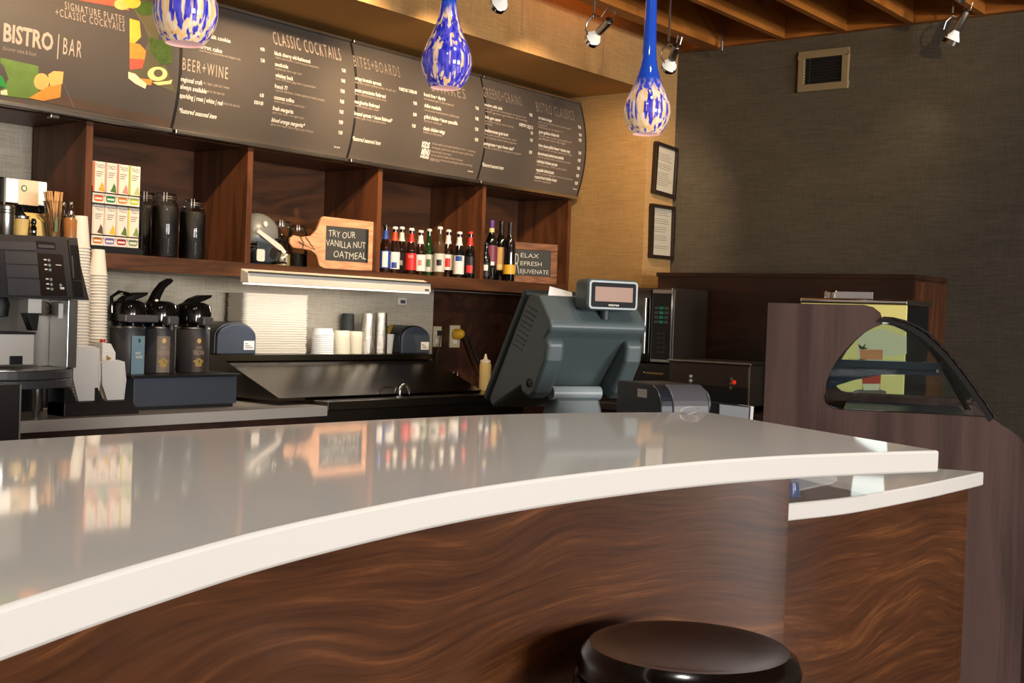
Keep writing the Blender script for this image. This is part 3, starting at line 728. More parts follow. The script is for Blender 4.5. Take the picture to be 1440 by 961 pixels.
MB().tube([(0, 0, .05), (0, 0, ZC-.002-p.z)], .006, 8).build('rod', 'steel', t)
MB().tube([(0, 0, 0), (0, 0, .06)], .011, 10).build('sleeve', 'steel', t)

# ------------------------------------------------------------------ right wall: vent, certificates, low cabinet
a = PX(1125, 74, XR); b = PX(1196, 67, XR); c = PX(1123, 131, XR)
y0, y1, z0, z1 = b.y, a.y, c.z, a.z
t = T('wall_vent', 'cream framed louvred air vent high on the dark wall', 'vent', (XR, 0, 0))
fw = .042
f = MB().box(-.022, -.001, y0, y1, z0, z0+fw).box(-.022, -.001, y0, y1, z1-fw, z1).box(-.022, -.001, y0, y0+fw, z0+fw, z1-fw).box(-.022, -.001, y1-fw, y1, z0+fw, z1-fw)
f.build('frame', 'vent_frame', t, bevel=.004)
MB().box(-.004, -.001, y0+fw, y1-fw, z0+fw, z1-fw).build('backing', 'rubber_black', t)
n = 9
sm = None
for i in range(n):
    z = z0+fw+(z1-z0-2*fw)*(i+.5)/n
    q = Matrix.Translation((-.012, (y0+y1)/2, z)) @ Matrix.Rotation(R(-35), 4, 'Y')
    MB().cbox(0, 0, 0, .018, y1-y0-2*fw, .0025, q).build('slat', 'vent_slat', t)
MB().box(-.018, -.015, y1-fw-.035, y1-fw-.03, z0+fw, z1-fw).build('lever', 'vent_slat', t)
def certificate(px0, py0, px1, py1, tilt, label):
    a = PY(px0, py0, YC); b = PY(px1, py1, YC)
    wd, ht = b.x-a.x, a.z-b.z
    t = T('framed_certificate', label, 'certificate', ((a.x+b.x)/2, YC-.001, (a.z+b.z)/2), 0, 'certificates on the column')
    t.rotation_euler = (0, tilt, 0)
    h, v, fr = wd/2, ht/2, .022
    f = MB().box(-h, h, -.03, 0, -v, -v+fr).box(-h, h, -.03, 0, v-fr, v).box(-h, -h+fr, -.03, 0, -v+fr, v-fr).box(h-fr, h, -.03, 0, -v+fr, v-fr)
    f.build('frame', 'frame_black', t, bevel=.003)
    MB().box(-h+fr, h-fr, -.012, -.002, -v+fr, v-fr).build('paper', 'cert_paper', t)
    ink = MB()
    random.seed(int(px0*7))
    z = v-fr-.03
    while z > -v+fr+.04:
        if random.random() < .75:
            l0 = -h+fr+.02; l1 = h-fr-.02-random.random()*.05
            ink.box(l0, l1, -.0128, -.0122, z, z+.0028)
        z -= .013
    ink.build('print', 'cert_ink', t)
certificate(918, 200, 946, 279, R(3.2), 'upper black framed certificate hanging crooked on the column')
certificate(913, 286, 942, 366, R(-.5), 'lower black framed certificate hanging straight on the column')
t = T('low_cabinet', 'dark wood cabinet running along the dark right wall', 'cabinet')
MB().box(6.352, XR-.002, 2.375, 3.93, 0, 1.63).build('body', 'dark_laminate', t)
MB().box(6.345, XR-.002, 2.362, 3.94, 1.63, 1.655).build('top', 'dark_laminate', t, bevel=.002)
MB().box(6.36, XR-.004, 2.366, 2.3749, .08, 1.62).build('end_panel', 'shelf_wood_upright', t)
t = T('service_counter', 'dark counter carrying the microwave and steel warmer', 'counter')
MB().box(5.78, 6.345, 2.1, 4.13, .1, .86).build('body', 'dark_laminate', t)
MB().box(5.74, 6.345, 2.08, 4.13, .86, .9).build('top', 'steel_brown', t, bevel=.003)
# microwave faces -x
MX = 5.93
a = PX(868, 404, MX); b = PX(949, 407, MX); c = PX(946, 510, MX)
my0, my1, mz0, mz1 = b.y, a.y, 1.13, a.z
t = T('microwave', 'steel microwave with green lit keypad behind the till', 'microwave', (MX, 0, 0))
MB().box(.02, .38, my0+.005, my1, mz0, mz1).build('body', 'steel_brown', t, bevel=.006)
pw = .145
MB().box(.0, .02, my0, my0+pw, mz0+.002, mz1-.01).build('bezel', 'steel', t, bevel=.004)
cp = MB().box(-.004, .0, my0+.016, my0+pw-.006, mz0+.02, mz1-.03).build('control_panel', 'black_plastic', t, bevel=.002)
for i in range(4):
    for j in range(3):
        z = mz1-.12-i*.026; yy = my0+.034+j*.032
        MB().box(-.007, -.004, yy, yy+.024, z, z+.015).build('key', 'key_green' if j == 1 else 'key_grey', cp)
for i in range(5):
    for j in range(2):
        z = mz0+.055+i*.026; yy = my0+.05+j*.03
        MB().box(-.006, -.004, yy, yy+.02, z, z+.013).build('key', 'charcoal', cp)
MB().box(.0, .02, my0+pw+.004, my1, mz0+.002, mz1-.01).build('door', 'black_gloss', t, bevel=.004)
MB().tube([(-.02, my0+pw+.03, mz0+.05), (-.02, my0+pw+.03, mz1-.06)], .009, 10).build('door_handle', 'steel', t)
MB().box(-.008, -.004, my0+.004, my0+.014, mz0, mz1).build('bezel_edge', 'chrome', t)
t = T('warming_drawer', 'dark brown warming drawer unit under the microwave', 'oven', (MX, 0, 0))
MB().box(.0, .4, my0-.02, my1+.05, .9, 1.125).build('body', 'dark_brown_plastic', t, bevel=.004)
MB().box(-.006, 0, my0+.0, my1, .93, 1.10).build('drawer_front', 'dark_brown_plastic', t, bevel=.003)
MB().box(-.008, -.0062, my0+.05, my0+.16, 1.066, 1.076).build('badge', 'gold_ink', t)
mb = MB()
for z in (1.07, 1.02): mb.lathe([(0, 0), (.007, 0), (.005, .006), (0, .007)], 10, mat=Matrix.Translation((-.006, my0+.17, z)) @ Matrix.Rotation(R(-90), 4, 'Y'))
mb.build('indicator', 'chrome', t)
# steel warmer
SX = 5.86
a = PX(941, 508, SX); b = PX(1054, 508, SX)
t = T('bun_warmer', 'squat brown steel warmer with three white lamps and red light', 'oven', (SX, 0, 0))
MB().box(.006, .42, b.y, a.y, .93, a.z).build('body', 'steel_brown', t, bevel=.006)
MB().box(.0, .006, b.y+.004, a.y-.004, 1.0, a.z-.012).build('front_plate', 'steel_brown', t, bevel=.002)
MB().box(-.004, .43, b.y-.01, a.y+.01, a.z+.0005, a.z+.012).build('top_tray', 'steel', t, bevel=.003)
for yy, mt in ((a.y-.14, 'paper_white'), (a.y-.385, 'taupe_plate')):
    for i in range(3):
        mb = MB().lathe([(0, 0), (.0085, 0), (.0085, .006), (0, .008)], 14, mat=Matrix.Translation((0, yy, a.z-.075-.024*i)) @ Matrix.Rotation(R(-90), 4, 'Y'))
        mb.build('indicator_lamp', mt, t)
        MB().box(-.0006, .0002, yy+.015, yy+.06, a.z-.077-.024*i, a.z-.073-.024*i).build('print', 'charcoal', t)
MB().lathe([(0, 0), (.012, 0), (.010, .008), (0, .009)], 14, mat=Matrix.Translation((0, b.y+.085, 1.055)) @ Matrix.Rotation(R(-90), 4, 'Y')).build('power_lamp', 'red_lamp', t)
MB().box(-.003, .003, b.y+.004, a.y-.004, .94, 1.03).build('lower_panel', 'black_plastic', t)
for yy in (b.y+.03, a.y-.03):
    for xx in (.04, .38): MB().lathe([(0, 0), (.015, 0), (.015, .03), (0, .03)], 12, (xx, yy, .9)).build('foot', 'rubber_black', t)
# drink dispenser with yellow picture panel
QX = 5.98
a = PX(1275, 430, QX); c = PX(1275, 562, QX)
dy0, dy1, dz1 = a.y, a.y+.56, a.z
t = T('drink_dispenser', 'chrome topped drink dispenser with yellow iced tea picture panel', 'dispenser', (QX, 0, 0))
MB().box(.012, .34, dy0+.01, dy1-.01, .9, dz1).build('body', 'black_plastic', t, bevel=.004)
pp = MB().box(0, .012, dy0, dy1, .93, dz1).build('picture_panel', 'poster_yellow', t)
def pic(pts, mat, name, d):
    """flat print on the panel, pixel outline"""
    q = [PX(x, y, QX) for x, y in pts]
    MB().prism([(v.y, v.z) for v in q], -d, -d+.0002, 'x').build(name, mat, pp)
pic([(1205, 505), (1207, 470), (1240, 462), (1275, 474), (1275, 498), (1240, 503)], 'poster_pale', 'printed_light', .0004)
pic([(1209, 492), (1242, 492), (1238, 548), (1213, 548)], 'tea_orange', 'printed_glass', .0008)
pic([(1211, 515), (1240, 515), (1237, 546), (1214, 546)], 'tea_red', 'printed_tea', .0012)
pic([(1213, 540), (1238, 540), (1236, 549), (1215, 549)], 'poster_pale', 'printed_ice', .0016)
pic(circ(1223, 552, 24, 5, 18), 'grey_ink', 'printed_saucer', .0006)
pic([(1207, 484), (1213, 488), (1218, 483), (1216, 489), (1222, 490), (1214, 492), (1209, 491)], 'leaf_green', 'printed_mint', .0014)
MB().box(-.01, .35, dy0-.005, dy1+.005, dz1+.001, dz1+.03).build('lid', 'chrome', t, bevel=.01, seg=3)
MB().lathe([(0, 0), (.05, 0), (.05, .03), (.045, .036), (0, .036)], 24, (.1, dy1-.13, dz1+.031)).build('knob', 'chrome', t)
MB().box(.06, .064, dy0+.2, dy0+.40, dz1+.031, dz1+.065).build('name_plate', 'paper_note', t)

# ------------------------------------------------------------------ pastry case
CA = R(22); CP = Vector((4.075, 1.265, 0)); CL = 1.15           # turned towards the customer, near end at local x = 0
_cn = Vector((math.cos(CA), math.sin(CA), 0)); _cd = Vector((-math.sin(CA), math.cos(CA), 0))
def CQ(x, y, off=0):
    """pixel to (local y, z) in the case's end plane"""
    r_ = ray(x, y); P = CAM+r_*(((CP+_cn*off-CAM).dot(_cn))/r_.dot(_cn)); return ((P-CP).dot(_cd), P.z)
t = T('pastry_case', 'dark laminate pastry display case with curved glass front', 'display case', CP, CA)
arc_w = [CQ(*p) for p in ((1180, 575.5), (1170, 573), (1162, 566), (1160, 555), (1162, 538), (1169, 520), (1180, 502), (1195, 485), (1212, 470), (1228, 461), (1241, 456))]
glassf = [CQ(*p) for p in ((1238, 449), (1252, 450), (1268, 454), (1284, 460.5), (1300, 470), (1316, 484), (1332, 500), (1346, 517), (1360, 535.5), (1374, 555), (1386, 572), (1397, 589))]
prow = [CQ(*p) for p in ((1408, 598), (1422, 606), (1436, 618), (1444, 630))]; prow += [(prow[-1][0]-.01, .9), (prow[-1][0]-.012, .02)]
tl = CQ(1080, 426)
side = [(tl[0]+.002, .02), tl, CQ(1215, 429), CQ(1228, 432), CQ(1238, 440), CQ(1241, 449)]
outline = side+arc_w[::-1]+[CQ(1290, 581), CQ(1395, 588)]+prow
yback = tl[0]
for k, x in enumerate((0, CL-.03)):
    MB().prism(outline, x, x+.03, 'x').build('side_panel', 'case_laminate', t)
    g = arc_w+[(y+.004, z-.006) for y, z in glassf]
    MB().prism(g, x+.012, x+.018, 'x').build('side_glass', 'case_glass', t)
    fo = [(y-.010, z+.009) for y, z in glassf]; fi = [(y+.011, z-.010) for y, z in glassf]
    MB().prism(fo+fi[::-1], x-.004, x+.034, 'x').build('glass_frame', 'rubber_black', t)
    MB().tube([(x-.005, y-.004, z+.003) for y, z in glassf], .0024, 6).build('frame_trim', 'chrome', t)
    if k == 0:
        MB().tube([(x-.001, y, z) for y, z in (arc_w[3], arc_w[2], arc_w[1], arc_w[0], CQ(1290, 581), CQ(1393, 587))], .0018, 5).build('lower_trim', 'chrome', t)
        pa = CQ(1312, 486, .05); pc = CQ(1364, 577, .05)
        MB().tube([(x+.05, *pa), (x+.05, *pc)], .0035, 6).build('glass_channel', 'chrome', t)
        MB().tube([(x+.056, pa[0]+.008, pa[1]-.004), (x+.056, pc[0]+.01, pc[1])], .006, 6).build('glass_seal', 'rubber_black', t)
MB().strip([(.03, y, z) for y, z in glassf], [(CL-.03, y, z) for y, z in glassf]).build('front_glass', 'clear_glass', t)
MB().tube([(.005, *CQ(1404, 597)), (CL, *CQ(1404, 597))], .005, 8).build('glass_rail', 'chrome', t)
MB().box(.0301, CL-.0301, prow[-1][0]+.01, yback-.01, .03, 1.0).build('base_cabinet', 'case_laminate', t)
MB().box(.031, CL-.031, .02, .46, 1.0, 1.06).build('deck', 'case_blue', t)
MB().box(.031, CL-.031, .36, yback-.01, 1.405, 1.43).build('top', 'case_laminate', t)
MB().box(.031, CL-.031, .16, .46, 1.232, 1.238).build('glass_shelf', 'case_glass', t)
MB().box(.031, CL-.031, .152, .16, 1.230, 1.240).build('shelf_edge', 'chrome', t)
MB().prism([CQ(*p, .045) for p in ((1164, 505), (1326, 511), (1324, 529), (1285, 527), (1240, 527), (1200, 535), (1162, 547))], .04, .052, 'x').build('shelf_bracket', 'case_blue', t)
MB().box(.04, CL-.04, .30, .42, 1.39, 1.4045).build('case_lamp', 'case_glow', t)

# ------------------------------------------------------------------ work counter behind the bar, till, printer
t = T('work_counter', 'steel work counter hidden behind the bar top', 'counter')
MB().prism([(.9, 1.66), (2.5, 1.66), (2.5, 1.35), (3.0, 1.35), (3.0, 2.3), (.9, 2.3)], .1, .92).build('body', 'dark_laminate', t)
MB().prism([(.88, 1.64), (2.48, 1.64), (2.48, 1.33), (3.02, 1.33), (3.02, 2.33), (.88, 2.33)], .92, .96).build('top', 'steel_dark', t, bevel=.003)
# till, seen from behind: local -y is its back
PD = 3.4
k = PD/FPX
o0 = CAM+ray(843, 458)*PD
t = T('point_of_sale_terminal', 'grey green till terminal seen from behind with customer display', 'till', (o0.x, o0.y, .96), R(-24))
ZR = o0.z-.96                                  # ridge height above the work counter
s = k/.00236
prof = [(.165, .092), (.43, -.275), (.40, -.305), (.17, -.21), (.03, -.045), (.0, -.02), (-.003, 0), (.006, .014), (.085, .093), (.12, .097)]
pr = [(a*s, ZR+b*s) for a, b in prof]
hw = .187*s
MB().prism(pr, -hw, hw, 'x').build('housing', 'pos_grey', t, bevel=.012, seg=3)
scr = [(.155, .098), (.435, -.285), (.462, -.268), (.182, .114)]
MB().prism([(a*s, ZR+b*s) for a, b in scr], -hw-.006, hw+.006, 'x').build('screen_bezel', 'pos_dark', t, bevel=.006)
for sx in (-1, 1):
    arm = [(.055, -.03), (.01, -.06), (.02, -.12), (.09, -.23), (.13, -.255), (.19, -.24), (.2, -.2), (.12, -.08)]
    MB().prism([(a*s, ZR+b*s) for a, b in arm], sx*hw*.82-.028, sx*hw*.82+.028, 'x').build('side_arm', 'pos_grey', t, bevel=.012, seg=3)
vm = MB()
for i in range(9):
    a0 = (.14+.012*i, .06-.0165*i)
    for dx in (0,):
        vm.prism([((a0[0]-.05)*s, ZR+(a0[1]+.02-.04)*s), ((a0[0]+.02)*s, ZR+(a0[1]-.0)*s), ((a0[0]+.022)*s, ZR+(a0[1]-.004)*s), ((a0[0]-.048)*s, ZR+(a0[1]+.016-.04)*s)], -hw-.0015, -hw+.001, 'x')
vm.build('vent_slots', 'black_plastic', t)
MB().tube([(-hw*.5, .145*s, ZR-.235*s), (hw*.52, .145*s, ZR-.235*s)], .024*s, 20).build('hinge', 'pos_light', t)
MB().prism([(-.08*s, ZR-.25*s), (.085*s, ZR-.25*s), (.14*s, .03), (-.13*s, .03)], .12*s, .2*s, 'y').build('stand_column', 'pos_grey', t, bevel=.008)
MB().prism(rrect(-.17*s, .18*s, .03*s, .36*s, .03), 0, .03).build('stand_base', 'pos_dark', t, bevel=.006)
for sx in (-.75, .6):
    MB().lathe([(0, 0), (.014, 0), (.012, .012), (0, .014)], 14, mat=Matrix.Translation((sx*hw-.035*(1 if sx < 0 else -1), .13*s, ZR-.2*s)) @ Matrix.Rotation(R(90), 4, 'X')).build('hinge_knob', 'rubber_black', t)
# customer display
dcx, dz = .030*s, ZR+.098*s
cdp = MB().prism(rrect(dcx-.10*s, dcx+.10*s, dz-.048*s, dz+.055*s, .016, 5), -.03*s, .05*s, 'y').build('customer_display', 'pos_grey', t, bevel=.008, seg=3)
MB().prism(rrect(dcx-.094*s, dcx+.094*s, dz-.043*s, dz+.05*s, .010), -.034*s, -.0301*s, 'y').build('display_frame', 'pos_light', cdp)
MB().prism(rrect(dcx-.086*s, dcx+.086*s, dz-.037*s, dz+.044*s, .006), -.036*s, -.0342*s, 'y').build('display_window', 'window_black', cdp)
MB().box(dcx-.073*s, dcx+.073*s, -.0366*s, -.0361*s, dz-.018*s, dz+.03*s).build('display_screen', 'lcd', cdp)
mb = MB(); text_into(mb, 'micros', lambda u, v: (dcx-.02*s+.04*s*u, -.0366*s, dz-.032*s+.007*s*v), .03); mb.build('display_logo', 'print_white', cdp)
MB().tube([(dcx, .02*s, ZR+.02*s), (dcx, .02*s, dz-.03*s)], .018*s, 14).build('display_post', 'pos_dark', t)
MB()._add([(-hw*.80, .088*s, ZR+.094*s), (-hw*.3, .088*s, ZR+.094*s), (-hw*.28, .10*s, ZR+.108*s), (-hw*.74, .10*s, ZR+.125*s)], [(0, 1, 2, 3)]).build('paper_note', 'paper_white', t)
# receipt printer
o1 = CAM+ray(964, 561)*3.0; ks = .68
t = T('receipt_printer', 'dark receipt printer with rounded grey front beside the till', 'printer', (o1.x, o1.y, .96), R(-24))
h = CAM.z+(ray(964, 542)*3.0).z-.96
MB().prism([(.26*ks, .0), (-.03*ks, .0), (-.03*ks, h-.09*ks)]+[((.045-.075*math.cos(R(11.25*i)))*ks, h+(-.09+.09*math.sin(R(11.25*i)))*ks) for i in range(1, 9)]+[(.26*ks, h)], -.125*ks, .085*ks, 'x').build('body', 'navy_black', t, bevel=.004)
MB().prism([(-.036*ks, .03), (-.036*ks, h-.09*ks)]+[((.042-.078*math.cos(R(11.25*i)))*ks, h+(-.09+.094*math.sin(R(11.25*i)))*ks) for i in range(1, 8)]+[(0, h-.06*ks), (0, .03)], -.075*ks, .08*ks, 'x').build('front_cover', 'charcoal_mid', t, bevel=.003)
MB().lathe([(.0, 0), (.055*ks, 0), (.057*ks, .004), (.05*ks, .008), (0, .010)], 24, mat=Matrix.Translation((.0855*ks, .03*ks, h-.068*ks)) @ Matrix.Rotation(R(90), 4, 'Y')).build('end_cap', 'charcoal_mid', t)
MB().box(-.1258*ks, -.1252*ks, .06*ks, .12*ks, h-.05*ks, h-.02*ks).build('label', 'paper_note', t)
# card reader at the end of the work counter
o1 = CAM+ray(1026, 575)*3.15
t = T('card_terminal', 'flat black card terminal with pale edge behind the bar end', 'card terminal', (o1.x, o1.y, .96), R(-30))
h = CAM.z+(ray(1026, 566)*3.15).z-.96
MB().prism([(-.05, 0), (.035, 0), (.042, h-.008), (-.05, h)], -.03, .03, 'y').build('body', 'black_plastic', t, bevel=.003)
MB().prism([(.0355, .0), (.043, .0), (.051, h-.008), (.0425, h-.008)], -.032, .03, 'y').build('edge', 'paper_note', t)
p = PZ(963, 581, ZB)
t = T('paper_loop', 'small white paper loop lying on the far bar edge', 'paper', (p.x-.015, p.y-.02, ZB+.0005), R(-38))
MB().strip([(.02*math.cos(a), -.006, .0075+.0075*math.sin(a)+.003*math.cos(a)) for a in [2*PI*i/24 for i in range(25)]], [(.02*math.cos(a), .006, .0075+.0075*math.sin(a)+.003*math.cos(a)) for a in [2*PI*i/24 for i in range(25)]]).build('loop', 'paper_white', t)

# ------------------------------------------------------------------ back counter (left) and black end panel
t = T('back_counter', 'pale quartz back counter under the coffee machine', 'counter')
MB().box(1.8, 4.07, 4.325, YB-.002, .858, .905).build('worktop', 'counter_quartz', t, bevel=.003)
MB().box(1.82, 4.06, 4.36, YB-.01, .1, .8579).build('body', 'dark_laminate', t)
MB().box(1.82, 4.06, 4.42, YB-.01, 0, .1).build('toe_kick', 'toe_black', t)
q = PY(30, 541, 4.05)
t = T('dark_end_panel', 'dark panel with thin steel edge left of the back counter', 'panel', (0, 0, 0))
MB().box(1.75, q.x-.006, 4.05, 4.2, 0, q.z).build('panel', 'dark_brown_plastic', t)
MB().box(q.x-.006, q.x, 4.048, 4.2, 0, q.z).build('edge_strip', 'steel', t)

def shelf_x(px, Y, py=350): return PY(px, py, Y).x

# ------------------------------------------------------------------ steel prep table with sloped lid
t = T('prep_table', 'steel sandwich prep table with sloped lid and rear shelf', 'prep table', (0, 0, 0))
lx0, lx1 = 3.875, 5.36
MB().prism([(4.46, .925), (4.45, .94), (4.86, 1.098), (4.86, 1.112), (YB-.01, 1.112), (YB-.01, .925)], lx0, lx1, 'x').build('sloped_lid', 'steel_dark', t)
MB().box(lx0-.02, lx1+.03, 4.84, YB-.005, 1.1125, 1.125).build('rear_shelf', 'steel_dark', t, bevel=.002)
MB().box(lx0-.02, lx1+.03, 4.835, 4.84, 1.095, 1.125).build('shelf_edge', 'steel_dark', t)
MB().box(4.075, 5.75, 4.33, 4.45, .88, .925).build('front_rail', 'steel_dark', t, bevel=.004)
MB().box(4.075, 5.75, 4.45, YB-.01, .1, .924).build('body', 'steel_dark', t)
q = PY(540, 545, 4.5)
MB().tube([(q.x-.06, 4.475, .953), (q.x-.05, 4.455, .975), (q.x+.05, 4.455, .975), (q.x+.06, 4.475, .953)], .006, 8).build('lid_handle', 'chrome', t)
# tap on the prep table's front rail
q = PY(568, 570, 4.39)
t = T('bar_tap', 'small bent chrome tap on the steel front rail', 'tap', (q.x, 4.39, .9255))
hq = max(.03, q.z-.9255-.035)
MB().tube([(-.035, 0, .004), (-.035, 0, hq)]+[(-.035*math.cos(a), 0, hq+.035*math.sin(a)) for a in [PI*i/10 for i in range(1, 11)]]+[(.035, 0, hq-.015)], .007, 10).build('spout', 'chrome', t)
MB().lathe([(0, 0), (.018, 0), (.016, .006), (0, .008)], 16, (-.035, 0, 0)).build('base', 'steel', t)

# ------------------------------------------------------------------ tea rack
TY = 4.72
bx0, bx1 = shelf_x(129.5, TY, 290), shelf_x(196.5, TY, 290)
bw = (bx1-bx0)/4
z_r1 = PY(160, 288, TY).z; z_r0 = PY(160, 347, TY).z
t = T('tea_rack', 'two tier black wire rack holding tea boxes', 'rack', (0, 0, 0))
fr = MB()
for x in (bx0-.012, bx1+.006):
    for yy in (TY-.012, TY+.12): fr.box(x, x+.005, yy, yy+.005, ZS1, z_r1+.07)
fr.build('uprights', 'rubber_black', t)
for z in (z_r0, z_r1):
    MB().box(bx0-.012, bx1+.011, TY-.012, TY+.125, z-.006, z).build('tier', 'rubber_black', t)
    MB().tube([(bx0-.01, TY+.1, z+.06), (bx0-.01, TY-.012, z+.045), (bx1+.008, TY-.012, z+.045), (bx1+.008, TY+.1, z+.06)], .003, 6).build('guard_wire', 'rubber_black', t)
MB().box(bx0-.012, bx1+.011, TY-.02, TY+.125, ZS1, z_r0-.0065).build('base', 'black_plastic', t)
flat('tea_white', srgb(232, 220, 206), .6, var=.02)
tea = [(srgb(226, 96, 48), 'orange', 0), (srgb(26, 128, 62), 'green', 0), (srgb(234, 130, 40), 'peach pink', 0), (srgb(176, 196, 42), 'lime', 0), (srgb(200, 112, 40), 'brown and black', 1), (srgb(130, 116, 178), 'violet and yellow', 1), (srgb(172, 40, 54), 'crimson', 1), (srgb(120, 146, 106), 'sage green', 1)]
stripe = [srgb(226, 104, 60), srgb(206, 160, 140), srgb(226, 130, 112), srgb(176, 186, 40), srgb(210, 190, 170), srgb(220, 200, 180), srgb(214, 194, 176), srgb(206, 200, 80)]
art = [srgb(236, 168, 44), srgb(72, 120, 56), srgb(228, 140, 122), srgb(180, 190, 120), srgb(96, 72, 48), srgb(238, 184, 30), srgb(86, 118, 52), srgb(130, 150, 84)]
for i, (c, nm, row) in enumerate(tea):
    z = (z_r1, z_r0)[row]; bh = .178; x0 = bx0+bw*(i % 4)
    flat('tea_a%d' % i, c, .5); flat('tea_b%d' % i, stripe[i], .5); flat('tea_c%d' % i, art[i], .5, var=.25, vs=120)
    b = T('tea_box', 'white tea box with %s badge on the %s tier of the wire rack' % (nm, ('upper', 'lower')[row]), 'tea box', (x0, TY, z+.0005), 0, 'tea boxes on the wire rack')
    MB().box(.001, bw-.001, 0, .11, 0, bh).build('carton', 'tea_white', b, bevel=.001)
    mb = MB(); text_into(mb, 'TAZO', lambda u, v: (bw*.24+bw*.66*u, -.0004, bh-.027+.016*v), .0); mb.build('brand_print', 'charcoal', b)
    MB().box(.001, bw*.16, -.0004, 0, bh*.25, bh-.002).build('side_stripe', 'tea_b%d' % i, b)
    MB().prism(rrect(bw*.12, bw*.9, .008, .034, .010), -.0006, 0, 'y').build('flavour_badge', 'tea_a%d' % i, b)
    MB().prism(rrect(bw*.2, bw*.82, .016, .024, .003), -.0009, -.0006, 'y').build('badge_print', 'tea_white', b)
    MB().prism([(bw*.45, .055), (bw*.95, .05), (bw*.9, .078), (bw*.75, .092), (bw*.6, .07)], -.0006, 0, 'y').build('fruit_print', 'tea_c%d' % i, b)
    g = MB()
    for q in range(3): g.box(bw*.26, bw*(.85-.1*q), -.0004, 0, bh-.045-.009*q, bh-.042-.009*q)
    g.build('small_print', 'taupe_plate', b)['kind'] = 'stuff'

# ------------------------------------------------------------------ clamp jars
def jar(px, Y, r, h, label, fill='bean', fh=.8):
    t = T('clamp_jar', label, 'jar', (shelf_x(px, Y, 330), Y, ZS1), 0, 'glass clamp jars on the shelf')
    MB().lathe([(0, 0), (r*.94, 0), (r, .008), (r, h*.76), (r*.93, h*.82), (r*.78, h*.86), (r*.78, h*.9)], 32).build('glass', 'clear_glass', t)
    MB().lathe([(0, .006), (r*.93, .006), (r*.955, .014), (r*.955, h*fh*.93), (r*.9, h*fh*.98), (0, h*fh)], 32).build('contents', fill, t)
    MB().lathe([(0, h*.985), (r*.7, h*.985), (r*.8, h*.96), (r*.82, h*.915), (r*.79, h*.905), (0, h*.905)], 32).build('lid', 'clear_glass', t)
    for zz_ in (.893, .925): MB().tube([(r*.82*math.cos(a), r*.82*math.sin(a), h*zz_) for a in [2*PI*i/28 for i in range(28)]], .0022, 6, True).build('wire', 'steel', t)
    an = math.atan2(-Y, -t.location.x)
    for da in (-.12, .12):
        c, s_ = math.cos(an+da), math.sin(an+da)
        MB().tube([(r*.84*c, r*.84*s_, h*.84), (r*.9*c, r*.9*s_, h*.9), (r*.84*c, r*.84*s_, h*.99)], .0022, 6).build('clasp', 'steel', t)
    return t
jar(203, 4.95, .062, .31, 'coffee bean clamp jar half hidden behind the tea rack')
jar(231, 4.78, .062, .30, 'clamp jar of dark coffee beans beside the tea rack')
jar(270, 4.79, .061, .285, 'clamp jar of dark coffee beans furthest right of the trio')
jar(395, 5.005, .058, .25, 'glass clamp jar partly filled behind the football helmet', 'sachet', .3)
jar(419, 4.96, .052, .23, 'clear clamp jar behind the handle of the oatmeal board', 'bean', .35)

# ------------------------------------------------------------------ football helmet
hx = shelf_x(372, 4.76, 340)
t = T('football_helmet', 'grey football helmet with white stripe and dark face guard', 'helmet', (3.985, 4.78, ZS1), R(8))
sh = MB()
n, mm = 28, 14
vs = []; fs = []
for i in range(mm+1):
    th = PI*.62*i/mm
    for j in range(n):
        ph = 2*PI*j/n
        rx, ry, rz_ = .120, .105, .112
        x = rx*math.sin(th)*math.cos(ph); yv = ry*math.sin(th)*math.sin(ph); z = rz_*math.cos(th)
        if x > .05 and z < .03: x = .05+(x-.05)*.35           # open face towards +x
        vs.append((x, yv, z+.14))
fs = [(i*n+j, i*n+(j+1) % n, (i+1)*n+(j+1) % n, (i+1)*n+j) for i in range(mm) for j in range(n)]
sh._add(vs, fs, True).build('shell', 'helmet_grey', t)
MB().box(-.09, .05, -.09, .09, 0, .085).build('padding', 'helmet_dark', t, bevel=.03, seg=3)
MB().prism([(-.10, .01), (-.02, .01), (.055, .03), (.06, .06), (-.02, .10), (-.11, .11)], -.1085, -.10, 'y').build('jaw_flap', 'helmet_dark', t, bevel=.003)
MB().prism([(-.115, .15), (-.1, .165), (.06, .10), (.10, .07), (.09, .055)], -.1075, -.103, 'y').build('side_stripe', 'white_plastic', t)
MB().prism(circ(-.04, .195, .014, .014), -.094, -.088, 'y').build('crest', 'white_plastic', t)
MB().prism(rrect(-.115, -.06, .012, .07, .01), -.112, -.1086, 'y').build('white_panel', 'white_plastic', t)
MB().prism(circ(.0, .055, .028, .028), -.112, -.1086, 'y').build('ear_emblem', 'chrome', t)
fg = MB()
for yy in (-.105, -.035, .035, .105):
    fg.tube([(.05, yy, .175 if abs(yy) < .1 else .15), (.125, yy*.75, .13), (.155, yy*.6, .06), (.14, yy*.6, .012)], .006, 6)
for z, xx in ((.125, .128), (.07, .155), (.015, .142)):
    fg.tube([(.02, -.108, z), (xx*.8, -.095, z), (xx, 0, z), (xx*.8, .095, z), (.02, .108, z)], .006, 6)
fg.build('face_guard', 'rubber_black', t)
MB().tube([(.07, -.10, .03), (.12, -.09, .055), (.135, -.075, .02), (.09, -.095, .005)], .009, 6).build('chin_strap', 'white_plastic', t)

